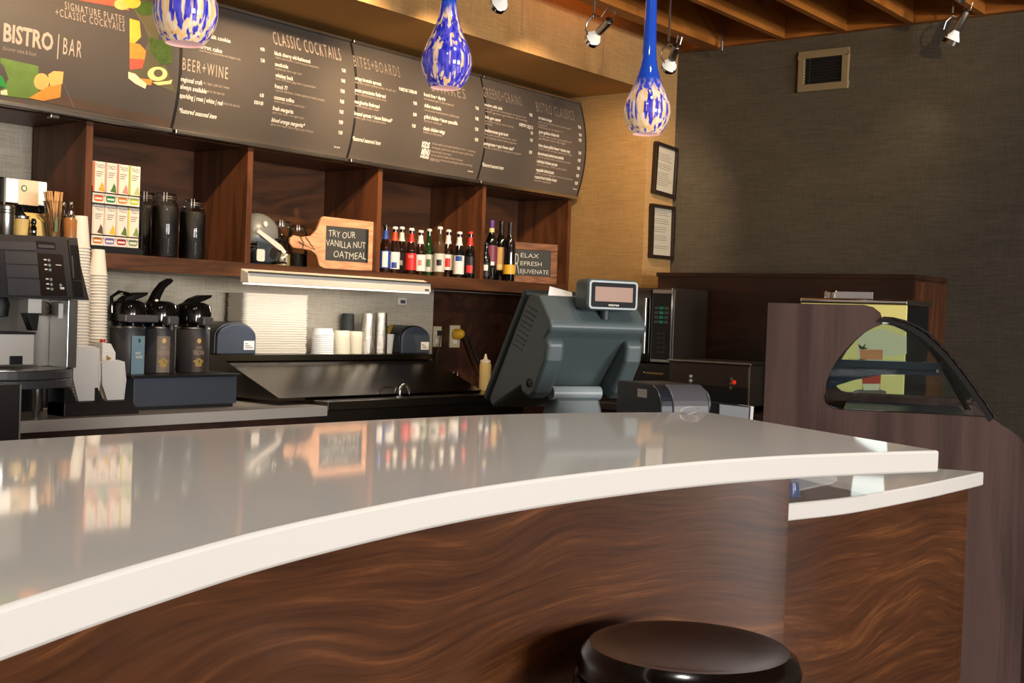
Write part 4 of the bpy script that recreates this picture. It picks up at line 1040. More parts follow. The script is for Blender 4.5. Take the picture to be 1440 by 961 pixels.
# ------------------------------------------------------------------ chalk signs
def plane_frame(pxl, yl_top, yl_bot, Yl, pxr, Yr):
    """sign standing on the shelf between two pixel columns: returns origin, angle, width"""
    a = PY(pxl, yl_bot, Yl); b = PY(pxr, yl_bot, Yr)
    v = Vector((b.x-a.x, Yr-Yl)); return a, math.atan2(v.y, v.x), v.length
a, an, wd = plane_frame(437, 302, 374, 4.735, 529, 4.675)
hgt = PY(480, 303, 4.70).z-PY(480, 376, 4.70).z
t = T('paddle_chalk_board', 'pale wooden paddle board with chalk writing TRY OUR VANILLA NUT OATMEAL', 'chalkboard', (a.x, a.y, ZS1), an)
hz = hgt*.46
out = [(.02, hgt), (wd-.02, hgt*.985), (wd, hgt*.95), (wd-.003, .02), (wd-.02, .002), (.09, .0), (.05, .006), (.035, .03), (.03, hz-.06), (.0, hz-.04), (-.05, hz-.035), (-.10, hz-.03), (-.125, hz-.01), (-.125, hz+.02), (-.10, hz+.035), (-.05, hz+.03), (-.0, hz+.045), (.02, hz+.07), (.03, hgt-.05)]
out = [(.07, hgt), (wd-.03, hgt*.985), (wd-.006, hgt*.96), (wd, hgt*.91), (wd-.004, .025), (wd-.02, .003), (.09, .0), (.055, .012), (.04, .05), (.032, hz-.055), (.0, hz-.035), (-.06, hz-.03), (-.11, hz-.028), (-.128, hz-.008), (-.128, hz+.018), (-.105, hz+.036), (-.06, hz+.03), (.0, hz+.04), (.03, hz+.07), (.045, hgt-.04), (.055, hgt-.012)]
MB().prism(out, 0, .018, 'y').build('board', 'board_wood', t, bevel=.004)
sx0, sx1, sz0, sz1 = wd*.21, wd*.86, hgt*.17, hgt*.83
MB().box(sx0, sx1, -.0025, .0, sz0, sz1).build('slate', 'slate', t)
MB().box(sx1-.018, sx1, -.0034, -.0026, sz0, sz1).build('slate_dark_strip', 'rubber_black', t)  # black strip down the slate's right edge
for s_, u0, u1, v0, hh in (('TRY OUR', .05, .68, .68, .19), ('VANILLA NUT', .0, .93, .40, .19), ('OATMEAL', .18, .95, .08, .2)):
    mb = MB(); W, H = sx1-sx0, sz1-sz0
    text_into(mb, s_, lambda u, v: (sx0+W*(u0+(u1-u0)*u), -.0040, sz0+H*(v0+hh*v+.02*math.sin(9*u))), -.01); mb.build('chalk_writing', 'chalk', t)
MB().tube([(-.07, -.004, hz+.03), (-.05, -.006, hz+.0), (-.055, -.004, hz-.03)], .002, 5).build('twine', 'rubber_black', t)
MB().tube([(-.08, -.003, hz+.005), (-.05, -.007, hz-.01), (.02, -.004, hz-.03), (-.04, -.004, hz+.032)], .002, 5).build('twine', 'rubber_black', t)
a, an, wd = plane_frame(714, 338, 396, 4.83, 783, 4.70)
hgt = PY(750, 339, 4.76).z-PY(750, 396, 4.76).z
t = T('framed_chalk_board', 'wood framed chalkboard reading RELAX REFRESH REJUVENATE behind wine bottles', 'chalkboard', (a.x, a.y, ZS1), an)
fr = .045
MB().box(0, wd, 0, .016, 0, fr).build('frame_rail', 'frame_wood', t, bevel=.004); MB().box(0, wd, 0, .016, hgt-fr, hgt).build('frame_rail', 'frame_wood', t, bevel=.004)
MB().box(0, fr, 0, .016, fr, hgt-fr).build('frame_stile', 'frame_wood', t, bevel=.004); MB().box(wd-fr*1.1, wd, 0, .016, fr, hgt-fr).build('frame_stile', 'frame_wood', t, bevel=.004)
MB().box(fr, wd-fr*1.1, .004, .012, fr, hgt-fr).build('slate', 'slate', t)
W, H = wd-2.1*fr, hgt-2*fr
for s_, u0, u1, v0, hh in (('R', .02, .14, .05, .82), ('ELAX', .17, .66, .70, .17), ('EFRESH', .17, .75, .40, .16), ('EJUVENATE', .17, .95, .10, .16)):
    mb = MB(); text_into(mb, s_, lambda u, v: (fr+W*(u0+(u1-u0)*u), .0034, fr+H*(v0+hh*v)), -.01 if s_ != 'R' else -.025); mb.build('chalk_writing', 'chalk', t)

# ------------------------------------------------------------------ bottles
def glassm(name, c):
    m_, n, l, b = _pb(name)
    b.inputs['Base Color'].default_value = c; b.inputs['Roughness'].default_value = .06; b.inputs['Coat Weight'].default_value = .5
    b.inputs['Specular IOR Level'].default_value = .8
glassm('glass_brown', srgb(34, 16, 8)); glassm('glass_green', srgb(20, 52, 20)); glassm('glass_black', srgb(10, 9, 9)); glassm('glass_amber_clear', srgb(74, 56, 36))
def paint(c, nm=None):
    nm = nm or 'print_%02x%02x%02x' % tuple(int(v*255) for v in c[:3])
    if nm not in MATS: flat(nm, c, .45, var=.04)
    return nm
BEER = [(0, 0), (.93, 0), (1, .03), (1, .50), (.92, .58), (.62, .69), (.46, .78), (.43, .90), (.47, .93), (.47, .965), (.40, .97)]
WINE = [(0, 0), (.94, 0), (1, .02), (1, .58), (.93, .66), (.6, .74), (.40, .79), (.37, .90), (.40, .93), (.40, .97), (.36, .985)]
def bottle(px, ytop, Y, r, glass, cap, collar, lab, emblem, label, wine=False, kind='beer bottle', lz=(.10, .46)):
    p = PY(px, ytop, Y); h = p.z-ZS1
    prof = [(a*r, b*h) for a, b in (WINE if wine else BEER)]
    t = T('wine_bottle' if wine else 'beer_bottle', label, 'bottle', (p.x, Y, ZS1), 0, 'bottles on the shelf')
    MB().lathe(prof, 24).build('glass', glass, t)
    if wine:
        MB().lathe([(.41*r, .80*h), (.40*r, .90*h), (.43*r, .93*h), (.43*r, .99*h), (.38*r, h), (0, h)], 20).build('capsule', cap, t)
        if collar: MB().lathe([(.43*r, .80*h), (.415*r, .87*h)], 20).build('collar', collar, t)
    else:
        MB().lathe([(.49*r, .945*h), (.52*r, .95*h), (.50*r, .985*h), (.40*r, h), (0, h)], 20).build('cap', cap, t)
        if collar: MB().lathe([(.635*r, .70*h), (.475*r, .79*h), (.445*r, .88*h)], 20).build('collar', collar, t)
    lb = MB().lathe([(1.012*r, lz[0]*h), (1.012*r, lz[1]*h)], 24).build('label', lab, t)
    an = math.atan2(-Y, -p.x)
    if emblem:
        (c, z0, z1, wd_) = emblem
        MB().lathe([(1.025*r, z0*h), (1.025*r, z1*h)], 8, a0=an-wd_, a1=an+wd_).build('label_print', c, lb)
    return t
W_ = paint(srgb(226, 224, 220), 'ink_white'); BL = paint(srgb(34, 66, 150), 'ink_blue'); RD = paint(srgb(196, 40, 34), 'ink_red'); OR = paint(srgb(214, 74, 36), 'ink_orange')
BK = paint(srgb(20, 18, 18), 'ink_black'); SV = paint(srgb(196, 198, 192), 'ink_silver'); TN = paint(srgb(206, 166, 104), 'ink_tan'); YL = paint(srgb(226, 172, 40), 'ink_yellow')
PU = paint(srgb(92, 52, 128), 'ink_purple'); CR = paint(srgb(222, 200, 140), 'ink_cream'); MG = paint(srgb(116, 50, 72), 'ink_magenta'); PK = paint(srgb(200, 120, 120), 'ink_pink')
bottle(543, 316, 4.75, .031, 'glass_brown', BK, BL, BL, (W_, .12, .44, .5), 'brown beer bottle with blue neck band, first beside the divider')
bottle(556, 319, 4.75, .030, 'glass_brown', W_, OR, W_, (BL, .12, .24, .5), 'beer bottle with orange neck band and white label')
bottle(565.5, 319, 4.87, .030, 'glass_brown', W_, W_, BK, (W_, .2, .3, .3), 'beer bottle with white neck band standing in the back row')
bottle(579, 321, 4.75, .031, 'glass_brown', W_, RD, RD, (PK, .36, .42, .5), 'brown beer bottle with red neck band and red label')
bottle(592, 324, 4.77, .031, 'glass_brown', W_, W_, W_, (PK, .22, .34, .35), 'stubby brown beer bottle with white collar and round white label')
bottle(604, 322, 4.82, .030, 'glass_green', SV, None, SV, (paint(srgb(60, 96, 52), 'ink_leaf'), .2, .36, .4), 'green glass beer bottle with silvery label')
bottle(619, 319, 4.75, .032, 'glass_amber_clear', W_, None, SV, (BK, .22, .34, .45), 'tall pale glass beer bottle with white cap')
bottle(631, 323, 4.80, .032, 'glass_brown', W_, W_, W_, (RD, .22, .40, .45), 'beer bottle with white foil neck and red lettering', lz=(.16, .48))
bottle(646.5, 326, 4.72, .032, 'glass_black', W_, W_, W_, (BL, .36, .47, .6), 'dark beer bottle with white collar and blue topped label', lz=(.08, .48))
bottle(662, 326, 4.692, .031, 'glass_black', RD, RD, BK, (RD, .12, .28, .6), 'dark beer bottle with red cap and black and red label')
bottle(684, 341, 4.75, .030, 'glass_black', BK, None, BK, (W_, .25, .4, .5), 'small black bottle half hidden by the shelf divider')
bottle(692, 310, 4.77, .039, 'glass_black', PU, CR, MG, (W_, .25, .31, .6), 'wine bottle with purple capsule and maroon label', True, lz=(.26, .58))
bottle(706, 311, 4.77, .040, 'glass_black', BK, None, TN, (CR, .2, .28, .6), 'wine bottle with black capsule and tan label', True, lz=(.18, .56))
bottle(718, 313, 4.70, .036, 'glass_black', BK, None, YL, None, 'wine bottle with black capsule and low yellow label', True, lz=(.12, .28))

# ------------------------------------------------------------------ wall outlets and small things by the till
ow = YB-.006
for px0, px1, y0_, y1_, yy, nm in ((608.5, 619, 459, 488, YB, 'cream wall socket with thin black lead beside the napkin box'), (632, 645, 457.5, 489, ow, 'cream wall socket holding a fat yellow plug')):
    a = PY(px0, y0_, yy); b = PY(px1, y1_, yy)
    t = T('wall_socket', nm, 'socket', (a.x, yy-.0005, b.z), 0)
    W, H = b.x-a.x, a.z-b.z
    MB().box(0, W, -.008, 0, 0, H).build('plate', 'outlet_cream', t, bevel=.002)
    for q in (.28, .68): MB().prism(rrect(W*.3, W*.7, H*q-.014, H*q+.014, .005), -.0095, -.008, 'y').build('receptacle', 'white_plastic', t)
a = PY(645, 470, 5.04)
t = T('yellow_plug', 'fat yellow plug with black cable in the wall socket', 'plug', (a.x, 5.04, a.z))
MB().lathe([(0, -.03), (.03, -.03), (.034, -.015), (.03, .02), (.018, .034), (0, .036)], 18, mat=Matrix.Rotation(R(80), 4, 'X') @ Matrix.Rotation(R(20), 4, 'Y')).build('plug_body', 'yellow_plug', t)
MB().tube([(.02, -.02, 0), (.07, -.03, -.03), (.13, -.03, -.13), (.19, -.04, -.22), (.28, -.04, -.30)], .009, 8).build('cable', 'rubber_black', t)
a = PY(617, 472, 5.06)
t = T('thin_lead', 'thin black lead dangling from the left wall socket', 'cable', (a.x, 5.06, a.z))
MB().tube([(0, 0, .03), (.01, -.005, 0), (.0, -.01, -.05), (-.03, -.015, -.12), (-.03, -.015, -.2)], .004, 6).build('lead', 'rubber_black', t)
MB().box(-.008, .012, -.014, .008, .0, .03).build('plug_body', 'rubber_black', t, bevel=.003)
a = PY(563, 424, YB)
t = T('wall_sensor', 'small white sensor box on the wall below the shelf light', 'sensor', (a.x, YB-.0005, a.z))
MB().box(-.035, .035, -.02, 0, -.022, .022).build('housing', 'white_plastic', t, bevel=.005)
MB().box(-.02, .02, -.0215, -.02, -.012, .008).build('window', 'lcd_grey', t)
a = PY(682, 530, 4.6)
t = T('squeeze_bottle', 'clear squeeze bottle with pointed tip beside the till', 'bottle', (a.x, 4.6, .9245))
hb = PY(682, 510, 4.6).z-.9245
MB().lathe([(0, 0), (.033, 0), (.034, hb*.92), (.028, hb)], 20).build('bottle_body', 'sachet', t)
MB().lathe([(.03, hb), (.03, hb+.012), (.012, hb+.02), (.004, hb+.05), (0, hb+.05)], 16).build('nozzle', 'cream_ceramic', t)
a = PY(642, 526, 4.75)
t = T('salt_shaker', 'small shaker with bright steel top by the wall sockets', 'shaker', (a.x+.03, 4.78, .9245))
MB().lathe([(0, 0), (.024, 0), (.026, .07), (.022, a.z-.9445)], 16).build('glass_body', 'glass_amber_clear', t)
MB().lathe([(.023, a.z-.9445), (.024, a.z-.925), (.014, a.z-.9145), (0, a.z-.9125)], 16).build('steel_cap', 'chrome', t)

# ------------------------------------------------------------------ on the prep table's rear shelf
SH = 1.1255
def napkin_box(px0, px1, ytop, label, Y0_=4.88):
    a = PY(px0, 495, Y0_); b = PY(px1, 495, Y0_); top = PY((px0+px1)/2, ytop, Y0_).z
    W = b.x-a.x; H = top-SH
    t = T('napkin_dispenser', label, 'dispenser', (a.x, Y0_, SH), 0, 'domed napkin dispensers')
    arch = [(W, 0), (W, H*.55)]+[(W/2+W/2*math.cos(R(q)), H*.55+H*.45*math.sin(R(q))) for q in range(12, 180, 12)]+[(0, H*.55), (0, 0)]
    MB().prism(arch, .012, .17, 'y').build('body', 'black_plastic', t, bevel=.006)
    MB().prism([(x*.94+W*.03, z*.96) for x, z in arch], -.004, .012, 'y').build('face_plate', 'blue_grey', t, bevel=.008, seg=3)
    MB().box(W*.66, W*.92, -.0055, -.004, H*.14, H*.42).build('sticker', 'paper_white', t)
    g = MB()
    for q in range(3): g.box(W*.69, W*(.88-.06*q), -.0062, -.0056, H*(.2+.06*q), H*(.22+.06*q))
    g.build('sticker_print', 'charcoal', t)['kind'] = 'stuff'
napkin_box(303, 361, 453, 'blue grey domed napkin dispenser in front of the tray stack')
napkin_box(563, 605, 458, 'blue grey domed napkin dispenser by the wall sockets', 4.89)
# pulp tray stack
a = PY(343, 497, 4.90); b = PY(434, 497, 4.90)
top = PY(400, 414, 4.90).z; W = b.x-a.x; n = 25; dz = (top-SH)/n
tr = T('pulp_tray', 'pale moulded pulp tray in the tall stack on the steel shelf', 'tray', (a.x, 4.905, SH), 0, 'tall stack of pulp trays')
MB().prism(rrect(.004, W-.004, .004, .146, .02, 3), 0, dz*.45).build('tray_body', 'tray_pulp', tr)
MB().prism(rrect(0, W, 0, .15, .022, 3), dz*.45, dz*.93).build('tray_rim', 'tray_pulp', tr)
for i in range(1, n): dup(tr, (a.x+.002*math.sin(i*1.7), 4.905, SH+dz*i))
def bowl_stack(px, Y, r, ytop, n, mat, name, label, group, hh=.05, cat='bowl', flip=False, tp=.62):
    x = PY(px, 495, Y).x; top = PY(px, ytop, Y).z; d = (top-SH-hh)/(n-1)
    t = T(name, label, cat, (x, Y, SH), 0, group)
    pr_ = [(0, 0), (r*tp, 0), (r*(tp*.2+.8), hh*.8), (r, hh), (r*.95, hh), (r*(tp*.2+.76), hh*.82), (r*(tp-.06), .005), (0, .005)]
    MB().lathe(pr_ if not flip else [(q, hh-z) for q, z in pr_], 22).build('wall', mat, t)
    MB().lathe([(r*.97, hh*(.9 if not flip else .02)), (r*1.03, hh*(.95 if not flip else .05)), (r*.97, hh*(1.0 if not flip else .1))], 22).build('rim', mat, t)
    for i in range(1, n): dup(t, (x, Y, SH+d*i))
bowl_stack(453, 4.93, .062, 462, 10, 'paper_white', 'paper_bowl', 'white paper bowl in the stack next to the pulp trays', 'white bowls stack', .035, 'bowl', True, .8)
bowl_stack(479, 4.93, .05, 465, 10, 'cream_ceramic', 'soup_cup', 'cream soup cup in the stack beside the white bowls', 'first cream cup stack', .03, 'cup', True, .9)
bowl_stack(498, 4.95, .05, 466, 10, 'cream_ceramic', 'soup_cup', 'cream soup cup in the stack next to the silver tumblers', 'second cream cup stack', .03, 'cup', True, .9)
flat('foil', srgb(206, 200, 190), .2, metal=1, var=.25, vs=160, bump=1.0)
bowl_stack(516, 4.90, .04, 441, 8, 'foil', 'silver_tumbler', 'crinkled silver tumbler in the stack beside the cream cups', 'left silver tumblers', .15, 'tumbler', True, .86)
bowl_stack(534, 4.90, .04, 440, 8, 'foil', 'silver_tumbler', 'crinkled silver tumbler in the stack next to the plant pot', 'right silver tumblers', .15, 'tumbler', True, .86)
x = PY(490, 460, 5.02).x; z = PY(490, 441, 5.02).z
t = T('dark_tumbler', 'dark grey tumbler standing upside down behind the cream cups', 'tumbler', (x, 5.025, SH))
MB().lathe([(.042, 0), (.034, z-SH-.008), (.030, z-SH), (0, z-SH)], 24).build('wall', 'slate', t)
MB().lathe([(.041, .0), (.045, .005), (.041, .01)], 24).build('rim', 'slate', t)
x = PY(549, 480, 4.95).x
t = T('plant_pot', 'tiny white pot with yellow green plant by the silver tumblers', 'plant pot', (x, 4.97, SH))
MB().lathe([(0, 0), (.026, 0), (.036, .11), (.033, .11), (.024, .01), (0, .01)], 20).build('pot', 'white_plastic', t)
for i in range(9):
    an = i*2.4; c, s_ = math.cos(an), math.sin(an); L = .05+.012*(i % 3)
    MB()._add([(.004*c, .004*s_, .10), (.02*c-.008*s_, .02*s_+.008*c, .10+L*.6), (.036*c, .036*s_, .10+L), (.02*c+.008*s_, .02*s_-.008*c, .10+L*.6)], [(0, 1, 2, 3)]).build('leaf', 'yellow_leaf', t)

# ------------------------------------------------------------------ air pots on their stand
t = T('airpot_stand', 'long dark grey stand under the three air pots', 'stand', (0, 0, 0))
MB().box(3.115, 3.665, 4.50, 4.98, .92, 1.045).build('drawer_front', 'blue_grey', t, bevel=.004)
MB().box(3.10, 3.68, 4.49, 5.0, 1.0455, 1.056).build('top', 'black_plastic', t, bevel=.003)
MB().box(3.12, 3.66, 4.52, 4.98, .905, .92).build('plinth', 'rubber_black', t)
def airpot(px, label, style):
    x = PY(px, 480, 4.66).x
    t = T('airpot', label, 'airpot', (x, 4.66, 1.0565), 0, 'air pots on the dark stand')
    MB().lathe([(0, 0), (.072, 0), (.075, .006), (.075, .195), (.071, .203), (0, .203)], 36).build('body', 'charcoal', t)
    MB().lathe([(.0755, .196), (.0775, .199), (.0755, .206)], 36).build('steel_band', 'steel', t)
    MB().lathe([(.07, .204), (.072, .22), (.082, .228), (.084, .285), (.078, .305), (.05, .318), (0, .322)], 32).build('head', 'black_gloss', t)
    if style == 0:
        MB().box(-.085, .085, -.105, -.05, .225, .257).build('spout', 'charcoal_mid', t, bevel=.006)
        MB().box(-.03, .035, -.0775, -.075, .0, .165).build('name_plate', 'blue_plate', t)
        for s_, z, w_, hh in (('HOT', .085, .026, .011), ('WATER', .068, .036, .011)):
            mb = MB(); text_into(mb, s_, lambda u, v: (-.01+w_*u, -.0781, z+hh*v), .01); mb.build('plate_print', 'print_white', t)
        MB().prism(circ(.008, .145, .007, .009), -.0781, -.0776, 'y').build('emblem', 'logo_green', t)
    else:
        MB().prism([(-.03, .215), (.03, .215), (.03, .255), (-.03, .255)], -.112, -.06, 'y').build('spout', 'charcoal_mid', t, bevel=.008, seg=3)
        MB().tube([(0, -.095, .216), (0, -.095, .195)], .009, 10).build('spout_tip', 'charcoal_mid', t)
        a0, a1 = R(-128), R(-82)
        MB().lathe([(.0758, .004), (.0758, .165)], 10, a0=a0, a1=a1).build('name_plate', 'taupe_plate' if style == 1 else 'verona_plate', t)
        def onc(u, z, r=.0764): an = a0+(a1-a0)*u; return (r*math.cos(an), r*math.sin(an), z)
        MB()._add([onc(.5+.16*math.cos(q), .145+.011*math.sin(q)) for q in [2*PI*i/14 for i in range(14)]], [tuple(range(14))]).build('emblem', 'sachet', t)
        for s_, u0, u1, z, hh in (('CAFFE', .25, .75, .108, .012), ('VERONA', .06, .96, .082, .021)):
            mb = MB(); text_into(mb, s_, lambda u, v: onc(u0+(u1-u0)*u, z+hh*v), .01); mb.build('plate_print', 'print_taupe', t)
        MB()._add([onc(.5+.34*math.cos(q)*(1+.3*math.sin(5*q)), .048+.02*math.sin(q)) for q in [2*PI*i/20 for i in range(20)]], [tuple(range(20))]).build('leaf_print', 'yellow_leaf', t)
    if style == 1:
        lev = [(x, z+.018) for x, z in [(-.07, .285), (-.05, .300), (-.025, .345), (.01, .385), (.05, .405), (.062, .395), (.05, .382), (.02, .36), (-.0, .325), (-.01, .300)]]
        MB().prism(lev, -.02, .02, 'y').build('lever', 'black_gloss', t, bevel=.004)
        MB().lathe([(0, 0), (.009, 0), (.009, .004), (0, .004)], 12, mat=Matrix.Translation((-.028, -.02, .318)) @ Matrix.Rotation(R(90), 4, 'X')).build('lever_badge', 'paper_white', t)
    else:
        MB().prism([(x, z+.018) for x, z in [(-.06, .29), (-.02, .318), (.03, .335), (.085, .338), (.08, .325), (.04, .308), (.0, .296)]], -.025, .025, 'y').build('lever', 'black_gloss', t, bevel=.004)
        if style == 0: MB().tube([(-.08, 0, .26), (-.085, 0, .33), (-.05, 0, .352), (.0, 0, .345), (.03, 0, .33)], .008, 8).build('carry_handle', 'black_gloss', t)
airpot(179, 'dark air pot with blue HOT WATER plate', 0)
airpot(222, 'dark air pot with tall raised lever, middle of three', 1)
airpot(271, 'dark air pot with low lever nearest the napkin dispenser', 2)

# ------------------------------------------------------------------ paper cups, sleeves, carton
def cup_stack(px, ytop, Y, label, group, h, r, d):
    p = PY(px, ytop, Y); n = int((p.z-.9055-h)/d)+1
    base = p.z-h-(n-1)*d
    cm = MB().lathe([(r, .004), (r*.955, .006), (r*.68, h), (r*.62, h), (r*.60, h-.006), (0, h-.006)], 22).mesh('cup_wall'); cm.materials.append(M('paper_cup'))
    rm = MB().lathe([(r*.97, 0), (r*1.03, .002), (r*1.03, .005), (r*.97, .007)], 22).mesh('cup_rim'); rm.materials.append(M('paper_cup'))
    for i in range(n):
        t = T('paper_cup', label, 'paper cup', (p.x+.0006*math.sin(i*2.1)+.012*(1-i/n), Y, base+i*d if i else .9055), 0, group)
        for nm, me in (('cup_wall', cm), ('cup_rim', rm)):
            o = bpy.data.objects.new(nm, me); COL.objects.link(o); o.parent = t
cup_stack(112.5, 304, 4.62, 'white paper cup in the taller upside down stack beside the coffee machine', 'taller paper cup stack', .135, .0445, .0128)
cup_stack(137.5, 351, 4.66, 'white paper cup in the shorter upside down stack by the air pots', 'shorter paper cup stack', .112, .0425, .0128)
# sleeve holder: black wedge with two slots
a = PY(197, 574, 4.40); 
t = T('sleeve_holder', 'black sloped holder with two slots for white cup sleeves', 'holder', (a.x-.29, 4.40, .9055), 0)
MB().prism([(-.02, 0), (.29, 0), (.25, .055), (-.06, .055), (-.06, .0)], .0, .12, 'y').build('tray', 'dark_brown_plastic', t, bevel=.003)
MB().prism([(-.06, .0), (.02, .0), (-.03, .11), (-.06, .11)], .001, .12, 'y').build('left_fin', 'black_plastic', t)
MB().prism([(.09, .055), (.13, .055), (.10, .11), (.09, .11)], .02, .10, 'y').build('middle_fin', 'black_plastic', t)
def sleeves(px0, px1, ytop, ybot, label, group, n):
    for i in range(n):
        Yq = 4.425+i*.006
        a = PY(px0, ybot, 4.42); b = PY(px1, ybot, 4.42); top = PY((px0+px1)/2, ytop, 4.42).z
        z0_ = .963; W, H = b.x-a.x, top-z0_+.002*(i % 3)
        t = T('cup_sleeve', label, 'cup sleeve', (a.x+.004*(i % 2), Yq, z0_), 0, group)
        MB().prism([(.03, 0), (W-.008, 0), (W, H*.5), (W-.01, H*.96), (W*.7, H), (W*.2, H*.99), (0, H*.95), (.004, H*.4)], 0, .005, 'y').build('paper', 'paper_white', t)
        MB().box(W-.012, W-.010, -.0004, 0, H*.05, H*.85).build('seam', 'paper_note', t)
sleeves(102, 142, 488, 559, 'flat white cup sleeve in the taller bundle by the drip tray', 'taller sleeve bundle', 4)
sleeves(143, 178, 508, 558, 'flat white cup sleeve in the shorter bundle before the air pots', 'shorter sleeve bundle', 4)
a = PY(149, 520, 4.55)
t = T('milk_carton', 'small white carton with green arrow behind the cup sleeves', 'carton', (a.x-.02, 4.55, .9055))
cz = PY(150, 497, 4.55).z-.9055
MB().box(0, .065, 0, .065, 0, cz).build('carton_body', 'paper_white', t, bevel=.002)
MB().prism([(0, cz), (.065, cz), (.04, cz+.04), (.0, cz+.045)], .0, .065, 'y').build('gable', 'paper_white', t)
MB().prism([(.02, cz-.035), (.045, cz-.022), (.02, cz-.008)], -.0006, 0, 'y').build('arrow_print', 'yellow_leaf', t)
MB().lathe([(0, 0), (.012, 0), (.012, .012), (0, .012)], 14, (.02, .03, cz+.045)).build('screw_cap', 'ink_red', t)

# ------------------------------------------------------------------ coffee machine
t = T('coffee_machine', 'black and steel coffee machine with button panel and round drip tray', 'coffee machine', (0, 0, 0))
mx0, mx1 = 2.18, 2.79
zt_, zb_ = 1.607, 1.368
Yt, Yb = 4.45, 4.335
MB().prism([(Yt+.004, zt_), (Yb+.004, zb_), (4.645, zb_), (4.645, zt_)], mx0, mx1+.0, 'x').build('head', 'charcoal', t, bevel=.004)
_mn = Vector((0, zt_-zb_, -(Yt-Yb))).normalized(); _m0 = Vector((0, Yt, zt_))
def MP(x, y, off=0):
    r_ = ray(x, y); P0_ = _m0-_mn*off; return CAM+r_*((P0_-CAM).dot(_mn)/r_.dot(_mn))
def tile(pix, off, name, mat, parent, thick=.004):
    q = [MP(x, y, 0) for x, y in pix]; n_ = len(q)
    mb = MB(); mb._add([v-_mn*off for v in q]+[v-_mn*(off-thick) for v in q], [tuple(range(n_)), tuple(range(2*n_-1, n_-1, -1))]+[(i, (i+1) % n_, n_+(i+1) % n_, n_+i) for i in range(n_)])
    return mb.build(name, mat, parent)
tile([(-8, 330), (93, 334), (101, 419), (-8, 417)], .004, 'front_fascia', 'charcoal', t)
tile([(95, 335), (108, 335.5), (118.5, 420), (104, 419)], .004, 'side_fascia', 'charcoal', t)
for y0_, y1_, x0_, x1_ in ((354.5, 372, 5, 50.5), (373, 391, 6.5, 52), (392.5, 416, 8.5, 55)):
    tile([(x0_, y0_), (x1_, y0_+2.2), (x1_+1.8, y1_+1.2), (x0_+1.8, y1_)], .007, 'grey_tile', 'charcoal_mid', t)
tile([(-6, 340), (49, 342.5), (50, 353.5), (-6, 351.5)], .007, 'grey_tile', 'charcoal_mid', t)
ctl = tile([(52, 357), (87, 359.5), (93, 417), (56, 416.5)], .007, 'control_panel', 'dark_brown_plastic', t)
tile([(50, 340), (76, 342.5), (77, 351.5), (51, 349.5)], .0075, 'display_bezel', 'black_plastic', t)
tile([(52, 345), (74.5, 346.5), (75, 351), (52.3, 349.5)], .0085, 'display_screen', 'lcd_grey', t)
for i, (x, y) in enumerate(((68.5, 366.5), (69.3, 373.5), (70, 380), (71.5, 393.5), (72, 400.5), (72.8, 407), (85, 401.5))):
    c_ = MP(x, y, .007); rot = Matrix.Translation(c_) @ (-_mn).to_track_quat('Z', 'Y').to_matrix().to_4x4()
    MB().lathe([(0, 0), (.0062, 0), (.0058, .003), (0, .0036)], 14, mat=rot).build('button', 'pos_light', ctl)
    if i < 6: tile([(x-8.5, y-1), (x-4.5, y-.8), (x-4.5, y+1.2), (x-8.5, y+1)], .0078, 'button_icon', 'print_white', ctl, .0006)
tile([(77, 373.3), (85, 374), (85, 375), (77, 374.4)], .0078, 'button_icon', 'print_white', ctl, .0006)
tile([(83, 405), (89, 405.3), (89, 408.5), (83.3, 408)], .0078, 'button_icon', 'print_white', ctl, .0006)
for q in ((345.5, 359), (360, 374), (375, 394), (396, 418)):
    f0 = (q[0]-334)/86; f1 = (q[1]-334)/86
    tile([(96.5+8*f0, q[0]), (107.5+9*f0, q[0]+.6), (107.5+9*f1, q[1]+.6), (96.5+8*f1, q[1])], .0065, 'dark_tile', 'black_plastic', t)
tile([(99, 361), (101, 361), (103, 393), (101, 393)], .009, 'door_handle', 'charcoal_mid', t)
# steel recess
zr0, zr1 = 1.098, 1.367
MB().box(mx0, mx1-.01, 4.53, 4.98, .93, zr1).build('steel_body', 'steel', t)
MB().box(mx1-.055, mx1-.012, 4.40, 4.53, zr0, zr1).build('steel_side', 'steel', t, bevel=.003)
a = PY(82, 427, 4.4); b = PY(92, 448, 4.4)
MB().box(a.x, a.x+.02, 4.397, 4.3995, b.z, a.z).build('sticker', 'paper_white', t)
a = PY(0, 470, 4.40); b = PY(47.5, 514, 4.40)
MB().box(a.x-.04, b.x, 4.40, 4.52, b.z+.002, a.z).build('drip_box', 'white_plastic', t, bevel=.004)
MB().box(a.x-.045, b.x+.003, 4.395, 4.52, a.z+.0005, a.z+.008).build('drip_box_lid', 'black_plastic', t)
a = PY(15, 501, 4.39); b = PY(33, 513, 4.39)
MB().box(a.x, b.x, 4.395, 4.3999, b.z, a.z).build('drip_box_notch', 'black_plastic', t, bevel=.002)
a = PY(40, 421, 4.38); b = PY(58.5, 441, 4.38)
MB().box(a.x, b.x, 4.38, 4.44, b.z, zr1-.001).build('spout_cover', 'white_plastic', t, bevel=.002)
c_ = PY(46, 465, 4.4)
MB().prism([(a.x-.005, b.z-.0005), (b.x-.005, b.z-.0005), (b.x-.012, c_.z), (a.x+.025, c_.z)], 4.385, 4.43, 'y').build('spout', 'black_plastic', t, bevel=.003)
g_ = PY(63, 434, 4.525)
MB().lathe([(.026, 0), (.03, .0), (.03, .010), (.026, .010), (.026, .004), (0, .004)], 24, mat=Matrix.Translation((g_.x, 4.53, g_.z)) @ Matrix.Rotation(R(90), 4, 'X')).build('gauge', 'steel_dark', t)
g_ = PY(4, 436, 4.42)
